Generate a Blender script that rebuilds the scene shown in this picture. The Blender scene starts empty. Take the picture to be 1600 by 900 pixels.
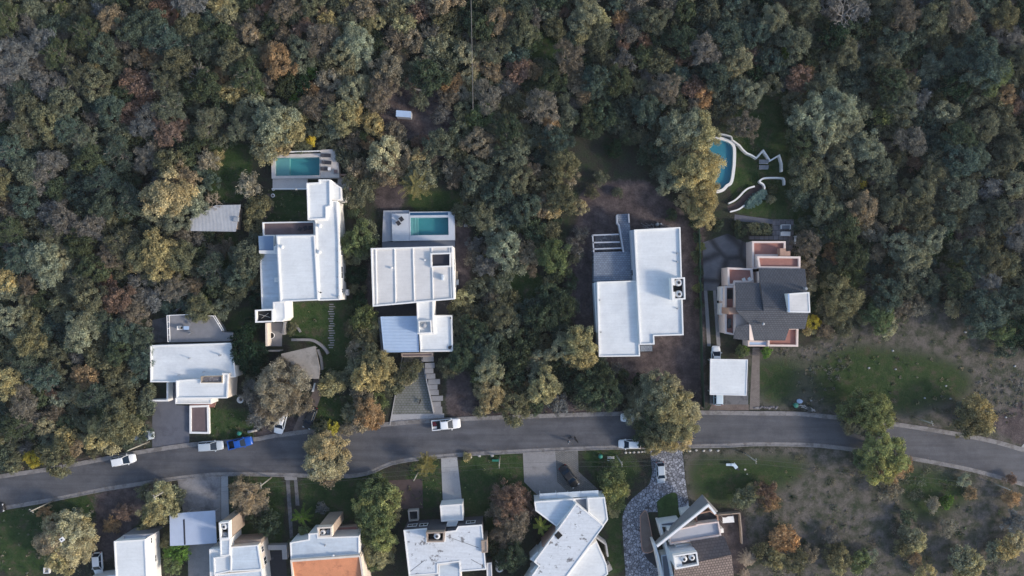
import bpy, bmesh, math, random
import numpy as np
from mathutils import Vector, Matrix

# ------------------------------------------------------------------ scene, camera, light
SC = bpy.context.scene
COL = SC.collection
S = 0.12            # metres per photo pixel on the ground
HAZE = 0.00012
CH = 128.0          # height of the drone above the ground
def W(x, y, z=0.0):
    f = (CH - z) / CH
    return Vector(((x - 800) * S * f, (450 - y) * S * f, z))

cam_d = bpy.data.cameras.new('drone_camera')
cam = bpy.data.objects.new('drone_camera', cam_d)
COL.objects.link(cam)
cam.location = (0, 0, CH)
cam.rotation_euler = (0, 0, 0)
cam_d.sensor_width = 36
cam_d.lens = 24
cam_d.clip_end = 5000
SC.camera = cam

SUN_EL = math.radians(24)
SUN_AZ = math.radians(-18)      # angle from +x (right of the photo), negative = below
sdir = Vector((math.cos(SUN_EL) * math.cos(SUN_AZ), math.cos(SUN_EL) * math.sin(SUN_AZ), math.sin(SUN_EL)))
wd = bpy.data.worlds.new('World')
SC.world = wd
wd.use_nodes = True
wn = wd.node_tree.nodes
sky = wn.new('ShaderNodeTexSky')
sky.sky_type = 'NISHITA'
sky.sun_disc = False
sky.sun_elevation = SUN_EL
sky.sun_rotation = math.atan2(sdir.x, sdir.y)
sky.air_density = 1.0
sky.dust_density = 1.5
wn['Background'].inputs['Strength'].default_value = 0.15
wd.node_tree.links.new(sky.outputs[0], wn['Background'].inputs['Color'])
sl = bpy.data.lights.new('sun', 'SUN')
sl.energy = 2.0
sl.angle = math.radians(7)
sl.color = (1.0, 0.87, 0.72)
so = bpy.data.objects.new('sun', sl)
COL.objects.link(so)
so.rotation_euler = sdir.to_track_quat('Z', 'Y').to_euler()
SC.view_settings.view_transform = 'Standard'
SC.view_settings.look = 'None'
SC.view_settings.gamma = 1
SC.view_settings.exposure = 0.72
SC.render.engine = 'CYCLES'
SC.cycles.max_bounces = 6
SC.cycles.transparent_max_bounces = 8

# ------------------------------------------------------------------ materials
M = {}
def mat(name, col, rough=0.75, var=0.15, scale=1.5, col2=None, fine=0.0, fscale=9.0, bump=0.0, metal=0.0, spec=0.35,
        cov=0.5, edge=0.08, streak=0.0):
    """base colour varied by two octaves of noise in object space; col2 = worn / stained colour in patches"""
    m = bpy.data.materials.new(name)
    m.use_nodes = True
    nt = m.node_tree; N = nt.nodes; L = nt.links
    b = N['Principled BSDF']
    b.inputs['Roughness'].default_value = rough
    b.inputs['Metallic'].default_value = metal
    b.inputs['Specular IOR Level'].default_value = spec
    tc = N.new('ShaderNodeNewGeometry')
    n1 = N.new('ShaderNodeTexNoise'); n1.inputs['Scale'].default_value = scale
    n1.inputs['Detail'].default_value = 6; n1.inputs['Roughness'].default_value = 0.65
    L.new(tc.outputs['Position'], n1.inputs['Vector'])
    mr = N.new('ShaderNodeMapRange')
    mr.inputs['From Min'].default_value = 0.3; mr.inputs['From Max'].default_value = 0.7
    mr.inputs['To Min'].default_value = 1 - var; mr.inputs['To Max'].default_value = 1 + var
    L.new(n1.outputs['Fac'], mr.inputs['Value'])
    base = N.new('ShaderNodeRGB'); base.outputs[0].default_value = (*col, 1)
    src = base.outputs[0]
    if col2:
        n2 = N.new('ShaderNodeTexNoise'); n2.inputs['Scale'].default_value = scale * 0.45
        n2.inputs['Detail'].default_value = 8; n2.inputs['Roughness'].default_value = 0.7
        L.new(tc.outputs['Position'], n2.inputs['Vector'])
        m2 = N.new('ShaderNodeMapRange')
        m2.inputs['From Min'].default_value = cov; m2.inputs['From Max'].default_value = cov + edge
        L.new(n2.outputs['Fac'], m2.inputs['Value'])
        mx = N.new('ShaderNodeMix'); mx.data_type = 'RGBA'
        L.new(m2.outputs[0], mx.inputs[0]); L.new(src, mx.inputs[6]); mx.inputs[7].default_value = (*col2, 1)
        src = mx.outputs[2]
    mul = N.new('ShaderNodeVectorMath'); mul.operation = 'SCALE'
    L.new(src, mul.inputs[0]); L.new(mr.outputs[0], mul.inputs['Scale'])
    out = mul.outputs[0]
    if streak > 0:   # rain-washed dirt, drawn out along the fall of the roof, and thin membrane laps
        mp = N.new('ShaderNodeMapping'); mp.inputs['Scale'].default_value = (.25, 2.2, 1); L.new(tc.outputs['Position'], mp.inputs['Vector'])
        n4 = N.new('ShaderNodeTexNoise'); n4.inputs['Scale'].default_value = 1.1; n4.inputs['Detail'].default_value = 8; n4.inputs['Roughness'].default_value = .75
        L.new(mp.outputs[0], n4.inputs['Vector'])
        m4 = N.new('ShaderNodeMapRange'); m4.inputs['From Min'].default_value = .35; m4.inputs['From Max'].default_value = .7
        m4.inputs['To Min'].default_value = 1.0 + streak * .5; m4.inputs['To Max'].default_value = 1 - streak * 1.4; L.new(n4.outputs['Fac'], m4.inputs['Value'])
        bk = N.new('ShaderNodeTexBrick'); bk.inputs['Scale'].default_value = 1; bk.inputs['Brick Width'].default_value = 9; bk.inputs['Row Height'].default_value = 1.0
        bk.inputs['Mortar Size'].default_value = .022; bk.inputs['Color1'].default_value = (1, 1, 1, 1); bk.inputs['Color2'].default_value = (.985, .985, .985, 1); bk.inputs['Mortar'].default_value = (.95, .95, .95, 1)
        L.new(tc.outputs['Position'], bk.inputs['Vector'])
        m5 = N.new('ShaderNodeVectorMath'); m5.operation = 'MULTIPLY'; L.new(out, m5.inputs[0]); L.new(bk.outputs['Color'], m5.inputs[1])
        m6 = N.new('ShaderNodeVectorMath'); m6.operation = 'SCALE'; L.new(m5.outputs[0], m6.inputs[0]); L.new(m4.outputs[0], m6.inputs['Scale'])
        out = m6.outputs[0]
    if fine > 0:
        n3 = N.new('ShaderNodeTexNoise'); n3.inputs['Scale'].default_value = fscale
        n3.inputs['Detail'].default_value = 3
        L.new(tc.outputs['Position'], n3.inputs['Vector'])
        m3 = N.new('ShaderNodeMapRange')
        m3.inputs['From Min'].default_value = 0.3; m3.inputs['From Max'].default_value = 0.7
        m3.inputs['To Min'].default_value = 1 - fine; m3.inputs['To Max'].default_value = 1 + fine
        L.new(n3.outputs['Fac'], m3.inputs['Value'])
        mu2 = N.new('ShaderNodeVectorMath'); mu2.operation = 'SCALE'
        L.new(out, mu2.inputs[0]); L.new(m3.outputs[0], mu2.inputs['Scale'])
        out = mu2.outputs[0]
        if bump > 0:
            bp = N.new('ShaderNodeBump'); bp.inputs['Strength'].default_value = bump
            bp.inputs['Distance'].default_value = 0.05
            L.new(n3.outputs['Fac'], bp.inputs['Height']); L.new(bp.outputs[0], b.inputs['Normal'])
    L.new(out, b.inputs['Base Color'])
    M[name] = m
    return m

def pattern_mat(name, kind, c1, c2, scale, mortar=None, rough=0.8, ang=0.0, ratio=(1, 1), var=0.2, msize=0.03, axis=None):
    """brick / voronoi paving / stripes, in world metres"""
    m = bpy.data.materials.new(name); m.use_nodes = True
    nt = m.node_tree; N = nt.nodes; L = nt.links
    b = N['Principled BSDF']; b.inputs['Roughness'].default_value = rough
    b.inputs['Specular IOR Level'].default_value = 0.3
    g = N.new('ShaderNodeNewGeometry')
    mp = N.new('ShaderNodeMapping'); mp.inputs['Rotation'].default_value = (0, 0, ang)
    L.new(g.outputs['Position'], mp.inputs['Vector'])
    if kind == 'brick':
        t = N.new('ShaderNodeTexBrick')
        t.inputs['Scale'].default_value = 1.0
        t.inputs['Brick Width'].default_value = ratio[0]; t.inputs['Row Height'].default_value = ratio[1]
        t.inputs['Mortar Size'].default_value = msize
        t.inputs['Color1'].default_value = (*c1, 1); t.inputs['Color2'].default_value = (*c2, 1)
        t.inputs['Mortar'].default_value = (*(mortar or [c * .5 for c in c1]), 1)
        L.new(mp.outputs[0], t.inputs['Vector']); col = t.outputs['Color']
    elif kind == 'stone':
        t = N.new('ShaderNodeTexVoronoi'); t.inputs['Scale'].default_value = scale
        L.new(mp.outputs[0], t.inputs['Vector'])
        sp = N.new('ShaderNodeSeparateColor'); L.new(t.outputs['Color'], sp.inputs[0])
        mx = N.new('ShaderNodeMix'); mx.data_type = 'RGBA'
        L.new(sp.outputs[0], mx.inputs[0]); mx.inputs[6].default_value = (*c1, 1); mx.inputs[7].default_value = (*c2, 1)
        t2 = N.new('ShaderNodeTexVoronoi'); t2.feature = 'DISTANCE_TO_EDGE'; t2.inputs['Scale'].default_value = scale
        L.new(mp.outputs[0], t2.inputs['Vector'])
        r = N.new('ShaderNodeMapRange'); r.inputs['From Min'].default_value = 0.02; r.inputs['From Max'].default_value = 0.12
        L.new(t2.outputs['Distance'], r.inputs['Value'])
        mx2 = N.new('ShaderNodeMix'); mx2.data_type = 'RGBA'
        L.new(r.outputs[0], mx2.inputs[0]); mx2.inputs[6].default_value = (*(mortar or (.05, .05, .05)), 1)
        L.new(mx.outputs[2], mx2.inputs[7]); col = mx2.outputs[2]
    elif kind == 'stripe':
        t = N.new('ShaderNodeTexWave'); t.wave_type = 'BANDS'; t.bands_direction = 'X'
        t.inputs['Scale'].default_value = scale; t.inputs['Distortion'].default_value = 0.15
        L.new(mp.outputs[0], t.inputs['Vector'])
        mx = N.new('ShaderNodeMix'); mx.data_type = 'RGBA'
        L.new(t.outputs['Fac'], mx.inputs[0]); mx.inputs[6].default_value = (*c1, 1); mx.inputs[7].default_value = (*c2, 1)
        col = mx.outputs[2]
        bp = N.new('ShaderNodeBump'); bp.inputs['Strength'].default_value = 0.5; bp.inputs['Distance'].default_value = 0.05
        L.new(t.outputs['Fac'], bp.inputs['Height']); L.new(bp.outputs[0], b.inputs['Normal'])
    n = N.new('ShaderNodeTexNoise'); n.inputs['Scale'].default_value = 0.8; n.inputs['Detail'].default_value = 7
    n.inputs['Roughness'].default_value = 0.7
    L.new(g.outputs['Position'], n.inputs['Vector'])
    mr = N.new('ShaderNodeMapRange'); mr.inputs['From Min'].default_value = 0.3; mr.inputs['From Max'].default_value = 0.7
    mr.inputs['To Min'].default_value = 1 - var; mr.inputs['To Max'].default_value = 1 + var
    L.new(n.outputs['Fac'], mr.inputs['Value'])
    mu = N.new('ShaderNodeVectorMath'); mu.operation = 'SCALE'
    L.new(col, mu.inputs[0]); L.new(mr.outputs[0], mu.inputs['Scale'])
    L.new(mu.outputs[0], b.inputs['Base Color'])
    M[name] = m
    return m

mat('white_roof', (.70, .725, .74), .8, .06, .35, (.58, .605, .63), .03, 2.5, cov=.50, edge=.25, streak=.06)
mat('cream_roof', (.66, .645, .63), .8, .06, .35, (.56, .545, .53), .03, 2.5, cov=.52, edge=.25, streak=.06)
mat('stained_roof', (.64, .67, .71), .8, .06, 1.7, (.20, .20, .21), .04, 3, cov=.57, edge=.05, streak=.1)
mat('white_wall', (.80, .79, .77), .7, .04, 1.2)
mat('cream_wall', (.68, .60, .52), .8, .08, 1.0)
mat('pink_wall', (.72, .60, .55), .8, .05, 1.0)
mat('tan_wall', (.34, .27, .22), .85, .12, 1.5, fine=.1)
mat('grey_wall', (.22, .22, .235), .85, .1, 1.2)
mat('bluewhite_roof', (.55, .62, .69), .7, .07, .4, (.44, .50, .57), .04, 2.5, cov=.52, edge=.2, streak=.10)
mat('blue_metal', (.30, .44, .66), .45, .05, .6, spec=.5)
mat('blue_panel', (.17, .25, .37), .4, .05, .6, spec=.5)
mat('skyblue_sheet', (.38, .50, .68), .4, .06, .6, spec=.5)
mat('grey_sheet', (.40, .42, .47), .55, .08, .6, spec=.5)
mat('beige_roof', (.30, .275, .25), .8, .12, .7, (.22, .20, .18), .06, 3)
mat('asphalt', (.096, .098, .110), .85, .18, .25, (.074, .076, .088), .12, 6, cov=.5, edge=.1)
mat('concrete', (.25, .245, .25), .85, .12, .8, (.18, .175, .18), .08, 5, cov=.55, edge=.15)
mat('light_concrete', (.36, .36, .37), .85, .08, .8, (.28, .28, .29), .06, 5, cov=.56, edge=.12)
mat('blue_concrete', (.115, .122, .15), .85, .1, .6, (.095, .10, .125), .06, 5)
mat('dark_concrete', (.14, .14, .15), .85, .15, 1, (.09, .09, .1), .06, 5)
mat('kerb_stone', (.235, .225, .225), .85, .18, 1.2, (.16, .15, .145), .12, 6)
mat('driveway_stain', (.26, .255, .265), .8, .15, .8, (.11, .11, .125), .08, 4, cov=.47, edge=.2)
mat('brown_drive', (.17, .135, .12), .85, .18, .7, (.13, .10, .09), .1, 5)
mat('pool_deck', (.52, .49, .47), .8, .08, 1, fine=.04)
mat('white_deck', (.52, .56, .62), .75, .05, 1)
mat('slate_grey', (.15, .17, .21), .8, .08, 1)
mat('terracotta', (.60, .25, .13), .8, .1, .8, (.45, .18, .10), .05, 5)
mat('dark_timber', (.075, .055, .055), .85, .2, 1.2, fine=.15)
mat('pale_timber', (.34, .28, .21), .8, .15, 2)
mat('white_paint', (.80, .80, .80), .5, .03, 2)
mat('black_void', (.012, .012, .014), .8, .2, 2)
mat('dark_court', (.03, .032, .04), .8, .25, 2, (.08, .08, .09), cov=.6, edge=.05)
mat('tank_white', (.66, .66, .66), .5, .06, 2)
mat('tank_grey', (.30, .32, .35), .5, .06, 2)
mat('tank_hole', (.04, .04, .045), .6, .1, 2)
mat('bark', (.10, .085, .07), .9, .25, 3)
mat('pale_bark', (.26, .24, .22), .9, .25, 3)
mat('dead_wood', (.42, .40, .38), .9, .2, 3)
mat('salmon', (.40, .25, .19), .85, .12, 1.2, fine=.1)
mat('pink_floor', (.33, .16, .135), .85, .1, 1.2, fine=.06)
mat('deck_brown', (.135, .10, .105), .8, .15, .9, fine=.08)
mat('green_net', (.02, .06, .045), .7, .2, 3)
mat('green_plastic', (.03, .20, .15), .5, .1, 2)
mat('dark_fabric', (.03, .032, .045), .8, .1, 2)
mat('grey_fabric', (.22, .23, .25), .8, .1, 2)
mat('stone', (.50, .48, .45), .9, .2, 3)
mat('rubble', (.16, .15, .16), .95, .35, 3, (.30, .29, .29), .2, 8, cov=.55, edge=.03)
mat('pole_concrete', (.36, .34, .29), .85, .1, 2)
mat('cable', (.10, .10, .10), .6, .05, 2)
mat('water_tile', (.085, .27, .29), .5, .05, 1)
mat('water_tile_shallow', (.20, .34, .34), .5, .05, 1)
mat('water_tile_blue', (.055, .22, .30), .5, .05, 1)
mat('water_tile_deep', (.02, .08, .17), .5, .05, 1)
mat('window_glass', (.02, .025, .03), .12, .05, 1, spec=.6)
mat('chrome', (.5, .5, .52), .25, .03, 1, metal=.9)
mat('tyre', (.02, .02, .02), .85, .1, 4)
mat('car_glass', (.008, .02, .04), .15, .05, 1, spec=.2)
mat('black_plastic', (.02, .02, .022), .5, .05, 2)
mat('lamp_clear', (.75, .75, .75), .2, .03, 2)
mat('lamp_red', (.35, .02, .02), .3, .03, 2)
mat('red_load', (.25, .04, .05), .6, .1, 2)
mat('skin', (.42, .26, .19), .6, .05, 2)
mat('dog_black', (.006, .006, .006), .7, .2, 8)
mat('cloth_white', (.75, .75, .75), .8, .05, 4)
mat('cloth_dark', (.025, .03, .045), .85, .1, 4)
pattern_mat('stone_paving', 'stone', (.14, .15, .18), (.40, .42, .48), 1.9, (.045, .047, .055))
pattern_mat('paver_grass', 'brick', (.19, .19, .195), (.165, .17, .165), 1, (.115, .125, .095), ratio=(.6, .45), msize=.06, var=.25)
pattern_mat('fine_paver', 'brick', (.19, .185, .18), (.15, .15, .15), 1, (.09, .09, .085), ratio=(.4, .3), msize=.03, ang=.6)
pattern_mat('slate_tiles', 'brick', (.074, .082, .102), (.095, .102, .122), 1, (.036, .04, .05), ratio=(.5, .36), msize=.04, var=.12)
pattern_mat('brown_tiles', 'brick', (.27, .21, .185), (.20, .155, .14), 1, (.07, .055, .05), ratio=(.5, .5), msize=.06, var=.15, ang=-.14)
pattern_mat('dark_brown_tiles', 'brick', (.115, .10, .105), (.095, .08, .085), 1, (.05, .045, .045), ratio=(.6, .45), msize=.03, var=.12, ang=-.14)
pattern_mat('corrugated', 'stripe', (.52, .53, .55), (.33, .34, .36), 1.25, rough=.5, var=.12)
pattern_mat('corrugated_blue', 'stripe', (.37, .475, .63), (.395, .50, .655), .55, rough=.5, var=.07, ang=math.pi / 2)
pattern_mat('paved_terrace', 'brick', (.21, .25, .31), (.16, .19, .25), 1, (.10, .12, .15), ratio=(.5, .35), msize=.03, var=.15)
pattern_mat('brick_path', 'brick', (.22, .19, .17), (.18, .15, .14), 1, (.10, .09, .085), ratio=(.4, .2), msize=.02)
pattern_mat('patio_stone', 'brick', (.22, .20, .21), (.15, .135, .14), 1, (.08, .075, .08), ratio=(.9, .9), msize=.05)
pattern_mat('cracked_concrete', 'stone', (.115, .115, .13), (.16, .16, .175), .16, (.05, .05, .055))
pattern_mat('dry_bamboo', 'stripe', (.25, .20, .15), (.33, .28, .21), 2.5)

def paint(name, col, rough=.3):
    m = mat(name, col, rough, .03, 1.5, spec=.5)
    return m
paint('car_white', (.80, .82, .84)); paint('car_silver', (.42, .48, .54)); paint('car_blue', (.012, .09, .42))
paint('car_black', (.008, .009, .012), .45); paint('car_grey', (.34, .36, .40)); paint('car_lightblue', (.55, .66, .74))

# water: tinted clear sheet with a glossy skin
def water_mat(name, tint, bscale=1.6):
    m = bpy.data.materials.new(name); m.use_nodes = True
    nt = m.node_tree; N = nt.nodes; L = nt.links
    N.remove(N['Principled BSDF'])
    t = N.new('ShaderNodeBsdfTransparent'); t.inputs[0].default_value = (*tint, 1)
    g = N.new('ShaderNodeBsdfGlossy'); g.inputs['Roughness'].default_value = .08
    f = N.new('ShaderNodeFresnel'); f.inputs['IOR'].default_value = 1.33
    nz = N.new('ShaderNodeTexNoise'); nz.inputs['Scale'].default_value = bscale; nz.inputs['Detail'].default_value = 3
    geo = N.new('ShaderNodeNewGeometry'); L.new(geo.outputs['Position'], nz.inputs['Vector'])
    bp = N.new('ShaderNodeBump'); bp.inputs['Strength'].default_value = .35; bp.inputs['Distance'].default_value = .08
    L.new(nz.outputs['Fac'], bp.inputs['Height']); L.new(bp.outputs[0], g.inputs['Normal']); L.new(bp.outputs[0], f.inputs['Normal'])
    mx = N.new('ShaderNodeMixShader'); L.new(f.outputs[0], mx.inputs[0]); L.new(t.outputs[0], mx.inputs[1]); L.new(g.outputs[0], mx.inputs[2])
    L.new(mx.outputs[0], N['Material Output'].inputs['Surface'])
    M[name] = m
water_mat('water', (.75, .95, .97))

def leaf_mat():
    m = bpy.data.materials.new('foliage'); m.use_nodes = True
    nt = m.node_tree; N = nt.nodes; L = nt.links
    b = N['Principled BSDF']; b.inputs['Roughness'].default_value = .7; b.inputs['Specular IOR Level'].default_value = .15
    oi = N.new('ShaderNodeObjectInfo')
    at = N.new('ShaderNodeAttribute'); at.attribute_name = 'tint'
    sp = N.new('ShaderNodeSeparateXYZ'); L.new(at.outputs['Vector'], sp.inputs[0])
    # x: brightness of the leaf clump, y: share of yellowed leaves in the clump
    sc = N.new('ShaderNodeVectorMath'); sc.operation = 'SCALE'
    L.new(oi.outputs['Color'], sc.inputs[0]); L.new(sp.outputs[0], sc.inputs['Scale'])
    mx = N.new('ShaderNodeMix'); mx.data_type = 'RGBA'; mx.blend_type = 'MULTIPLY'
    L.new(sp.outputs[1], mx.inputs[0]); L.new(sc.outputs[0], mx.inputs[6]); mx.inputs[7].default_value = (1.18, 1.04, .84, 1)
    L.new(mx.outputs[2], b.inputs['Base Color'])
    tr = N.new('ShaderNodeBsdfTranslucent'); L.new(mx.outputs[2], tr.inputs[0])
    ms = N.new('ShaderNodeMixShader'); ms.inputs[0].default_value = .32
    L.new(b.outputs[0], ms.inputs[1]); L.new(tr.outputs[0], ms.inputs[2])
    L.new(ms.outputs[0], N['Material Output'].inputs['Surface'])
    M['foliage'] = m
leaf_mat()

# ------------------------------------------------------------------ mesh helpers
class MB:
    def __init__(s): s.v = []; s.f = []
    def add(s, vs, fs):
        o = len(s.v); s.v += [tuple(v) for v in vs]; s.f += [tuple(i + o for i in f) for f in fs]; return s
    def poly(s, pts): return s.add(pts, [tuple(range(len(pts)))])
    def prism(s, p2, z0, z1, bottom=False, top=True):
        n = len(p2)
        if sum(p2[i][0] * p2[(i + 1) % n][1] - p2[(i + 1) % n][0] * p2[i][1] for i in range(n)) < 0: p2 = p2[::-1]
        vs = [(p[0], p[1], z0) for p in p2] + [(p[0], p[1], z1) for p in p2]
        fs = [(i, (i + 1) % n, n + (i + 1) % n, n + i) for i in range(n)]
        if top: fs.append(tuple(range(n, 2 * n)))
        if bottom: fs.append(tuple(range(n - 1, -1, -1)))
        return s.add(vs, fs)
    def box(s, c, d, rz=0.0, bev=0.0):
        x, y, z = d[0] / 2, d[1] / 2, d[2] / 2
        co, si = math.cos(rz), math.sin(rz)
        if bev > 0:
            ring = [(x, y - bev), (x, -y + bev), (x - bev, -y), (-x + bev, -y), (-x, -y + bev), (-x, y - bev), (-x + bev, y), (x - bev, y)][::-1]
        else: ring = [(x, y), (-x, y), (-x, -y), (x, -y)]
        ring = [(c[0] + a * co - b * si, c[1] + a * si + b * co) for a, b in ring]
        return s.prism(ring, c[2] - z, c[2] + z, True)
    def slab(s, pts, th):
        """sloped slab: top polygon points with own heights, thickness downwards"""
        n = len(pts)
        if sum(pts[i][0] * pts[(i + 1) % n][1] - pts[(i + 1) % n][0] * pts[i][1] for i in range(n)) < 0: pts = pts[::-1]
        vs = [tuple(p) for p in pts] + [(p[0], p[1], p[2] - th) for p in pts]
        fs = [tuple(range(n)), tuple(range(2 * n - 1, n - 1, -1))]
        fs += [(n + i, n + (i + 1) % n, (i + 1) % n, i) for i in range(n)]
        return s.add(vs, fs)
    def tube(s, a, b, r0, r1=None, n=7, cap=True):
        a, b = Vector(a), Vector(b); r1 = r0 if r1 is None else r1
        d = b - a
        if d.length < 1e-6: return s
        q = d.to_track_quat('Z', 'Y').to_matrix(); u, w = q.col[0], q.col[1]
        vs = []
        for c, r in ((a, r0), (b, r1)):
            for k in range(n):
                t = 2 * math.pi * k / n; vs.append(c + u * (r * math.cos(t)) + w * (r * math.sin(t)))
        fs = [(k, (k + 1) % n, n + (k + 1) % n, n + k) for k in range(n)]
        if cap: fs += [tuple(range(n - 1, -1, -1)), tuple(range(n, 2 * n))]
        return s.add(vs, fs)
    def lathe(s, c, prof, n=16):
        vs = []; fs = []
        for r, z in prof:
            for k in range(n):
                t = 2 * math.pi * k / n; vs.append((c[0] + r * math.cos(t), c[1] + r * math.sin(t), c[2] + z))
        for j in range(len(prof) - 1):
            for k in range(n): fs.append((j * n + k, j * n + (k + 1) % n, (j + 1) * n + (k + 1) % n, (j + 1) * n + k))
        fs.append(tuple(range(n - 1, -1, -1))); fs.append(tuple(range((len(prof) - 1) * n, len(prof) * n)))
        return s.add(vs, fs)
    def ribbon(s, pts, w, z0, z1, w2=None):
        """wall / kerb of width w along a polyline of (x, y); w>0 centred, or (left, right)"""
        l, r = (w / 2, w / 2) if not isinstance(w, tuple) else w
        P = [Vector((p[0], p[1])) for p in pts]; n = len(P); L_, R_ = [], []
        for i in range(n):
            if i == 0: d = (P[1] - P[0]).normalized(); k = 1
            elif i == n - 1: d = (P[-1] - P[-2]).normalized(); k = 1
            else:
                a = (P[i] - P[i - 1]).normalized(); b = (P[i + 1] - P[i]).normalized(); d = (a + b)
                if d.length < 1e-3: d = b
                d = d.normalized(); k = 1 / max(.5, abs(d.dot(b)))
            nr = Vector((-d.y, d.x))
            L_.append(P[i] + nr * l * k); R_.append(P[i] - nr * r * k)
        vs = []
        for i in range(n):
            vs += [(L_[i].x, L_[i].y, z0), (L_[i].x, L_[i].y, z1), (R_[i].x, R_[i].y, z1), (R_[i].x, R_[i].y, z0)]
        fs = []
        for i in range(n - 1):
            a = 4 * i; b = a + 4
            fs += [(a + 1, a, b, b + 1), (a + 2, a + 1, b + 1, b + 2), (a + 3, a + 2, b + 2, b + 3)]
        fs += [(0, 1, 2, 3), (4 * n - 1, 4 * n - 2, 4 * n - 3, 4 * n - 4)]
        return s.add(vs, fs)
    def build(s, name, m, parent=None, smooth=False, origin=None):
        o = Vector(origin) if origin is not None else (parent_origin(parent) if parent else Vector((0, 0, 0)))
        me = bpy.data.meshes.new(name)
        me.from_pydata([(v[0] - o.x, v[1] - o.y, v[2] - o.z) for v in s.v], [], s.f)
        me.materials.append(M[m] if isinstance(m, str) else m)
        me.update()
        if smooth:
            me.polygons.foreach_set('use_smooth', [True] * len(me.polygons))
        ob = bpy.data.objects.new(name, me); COL.objects.link(ob)
        if parent: ob.parent = parent
        elif origin is not None: ob.location = o
        return ob
ORG = {}
def parent_origin(p):
    while p.parent: p = p.parent
    return ORG.get(p.name, Vector((0, 0, 0)))

def tag(o, label=None, cat=None, group=None, kind=None):
    if label: o['label'] = label
    if cat: o['category'] = cat
    if group: o['group'] = group
    if kind: o['kind'] = kind
    return o
def thing(name, label, cat, loc=(0, 0, 0), group=None):
    o = bpy.data.objects.new(name, None); COL.objects.link(o); o.location = loc; o.empty_display_size = .5
    ORG[o.name] = Vector(loc)
    return tag(o, label, cat, group)
def single(mb, name, m, label, cat, group=None, smooth=False):
    xs = [v[0] for v in mb.v]; ys = [v[1] for v in mb.v]; zs = [v[2] for v in mb.v]
    o = mb.build(name, m, None, smooth, ((min(xs) + max(xs)) / 2, (min(ys) + max(ys)) / 2, min(zs)))
    return tag(o, label, cat, group)
def struct(mb, name, m):
    return tag(mb.build(name, m), kind='structure')
def P2(pts, z=0.0):
    return [W(x, y, z).to_2d() for x, y in pts]
def inset(p2, d):
    n = len(p2)
    area = sum(p2[i][0] * p2[(i + 1) % n][1] - p2[(i + 1) % n][0] * p2[i][1] for i in range(n))
    sg = 1 if area > 0 else -1; out = []
    for i in range(n):
        a, b, c = Vector(p2[i - 1]), Vector(p2[i]), Vector(p2[(i + 1) % n])
        u = (b - a).normalized(); v = (c - b).normalized()
        nu = Vector((-u.y, u.x)) * sg; nv = Vector((-v.y, v.x)) * sg
        m_ = nu + nv; m_ = nu if m_.length < 1e-3 else m_ / m_.length
        out.append(b + m_ * (d / max(.35, m_.dot(nu))))
    return out
def ring(mb, outer, inner, z0, z1):
    n = len(outer)
    vs = [(p[0], p[1], z1) for p in outer] + [(p[0], p[1], z1) for p in inner] + [(p[0], p[1], z0) for p in outer] + [(p[0], p[1], z0) for p in inner]
    fs = []
    for i in range(n):
        j = (i + 1) % n
        fs += [(i, j, n + j, n + i), (2 * n + i, 2 * n + j, j, i), (n + i, n + j, 3 * n + j, 3 * n + i)]
    return mb.add(vs, fs)
# ------------------------------------------------------------------ ground sheet with soil / lawn / scrub areas
def pip(P, X, Y):
    inside = np.zeros(X.shape, bool); n = len(P)
    for i in range(n):
        x1, y1 = P[i]; x2, y2 = P[(i + 1) % n]
        if y1 == y2: continue
        c = ((y1 > Y) != (y2 > Y)) & (X < (x2 - x1) * (Y - y1) / (y2 - y1) + x1)
        inside ^= c
    return inside
LAWN = [  # photo-pixel polygons of short grass
    [(258, 445), (300, 425), (345, 375), (352, 355), (375, 362), (372, 400), (330, 470), (300, 482), (268, 492)],
    [(355, 500), (395, 470), (400, 500), (405, 560), (380, 600), (350, 520)],
    [(330, 225), (395, 225), (395, 300), (372, 318), (340, 318), (322, 290)],
    [(412, 296), (480, 297), (480, 345), (410, 347)],
    [(446, 473), (560, 470), (575, 520), (540, 600), (500, 600), (502, 560), (480, 530), (446, 530)],
    [(492, 615), (560, 620), (560, 665), (484, 674)],
    [(632, 300), (720, 295), (725, 332), (640, 329)],
    [(298, 636), (395, 640), (400, 690), (330, 690), (328, 680)],
    [(780, 425), (850, 420), (850, 500), (780, 500)],
    [(1140, 190), (1180, 120), (1240, 140), (1262, 330), (1262, 420), (1245, 420), (1240, 345), (1150, 335), (1140, 300)],
    [(0, 795), (75, 790), (110, 775), (200, 765), (275, 752), (275, 800), (230, 835), (60, 900), (0, 900)],
    [(358, 742), (445, 742), (445, 855), (360, 850)],
    [(468, 742), (600, 735), (610, 760), (605, 800), (480, 830)],
    [(640, 722), (690, 714), (692, 790), (655, 800), (622, 798)],
    [(718, 712), (816, 706), (820, 753), (838, 775), (800, 900), (725, 840)],
    [(905, 704), (972, 704), (980, 780), (970, 820), (978, 900), (950, 900), (945, 760), (935, 765)],
    [(1240, 150), (1330, 560), (1330, 562), (1262, 420)],
    [(1445, 375), (1505, 360), (1510, 430), (1455, 420)],
    [(760, 40), (900, 50), (880, 110), (800, 110)],
]
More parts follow.
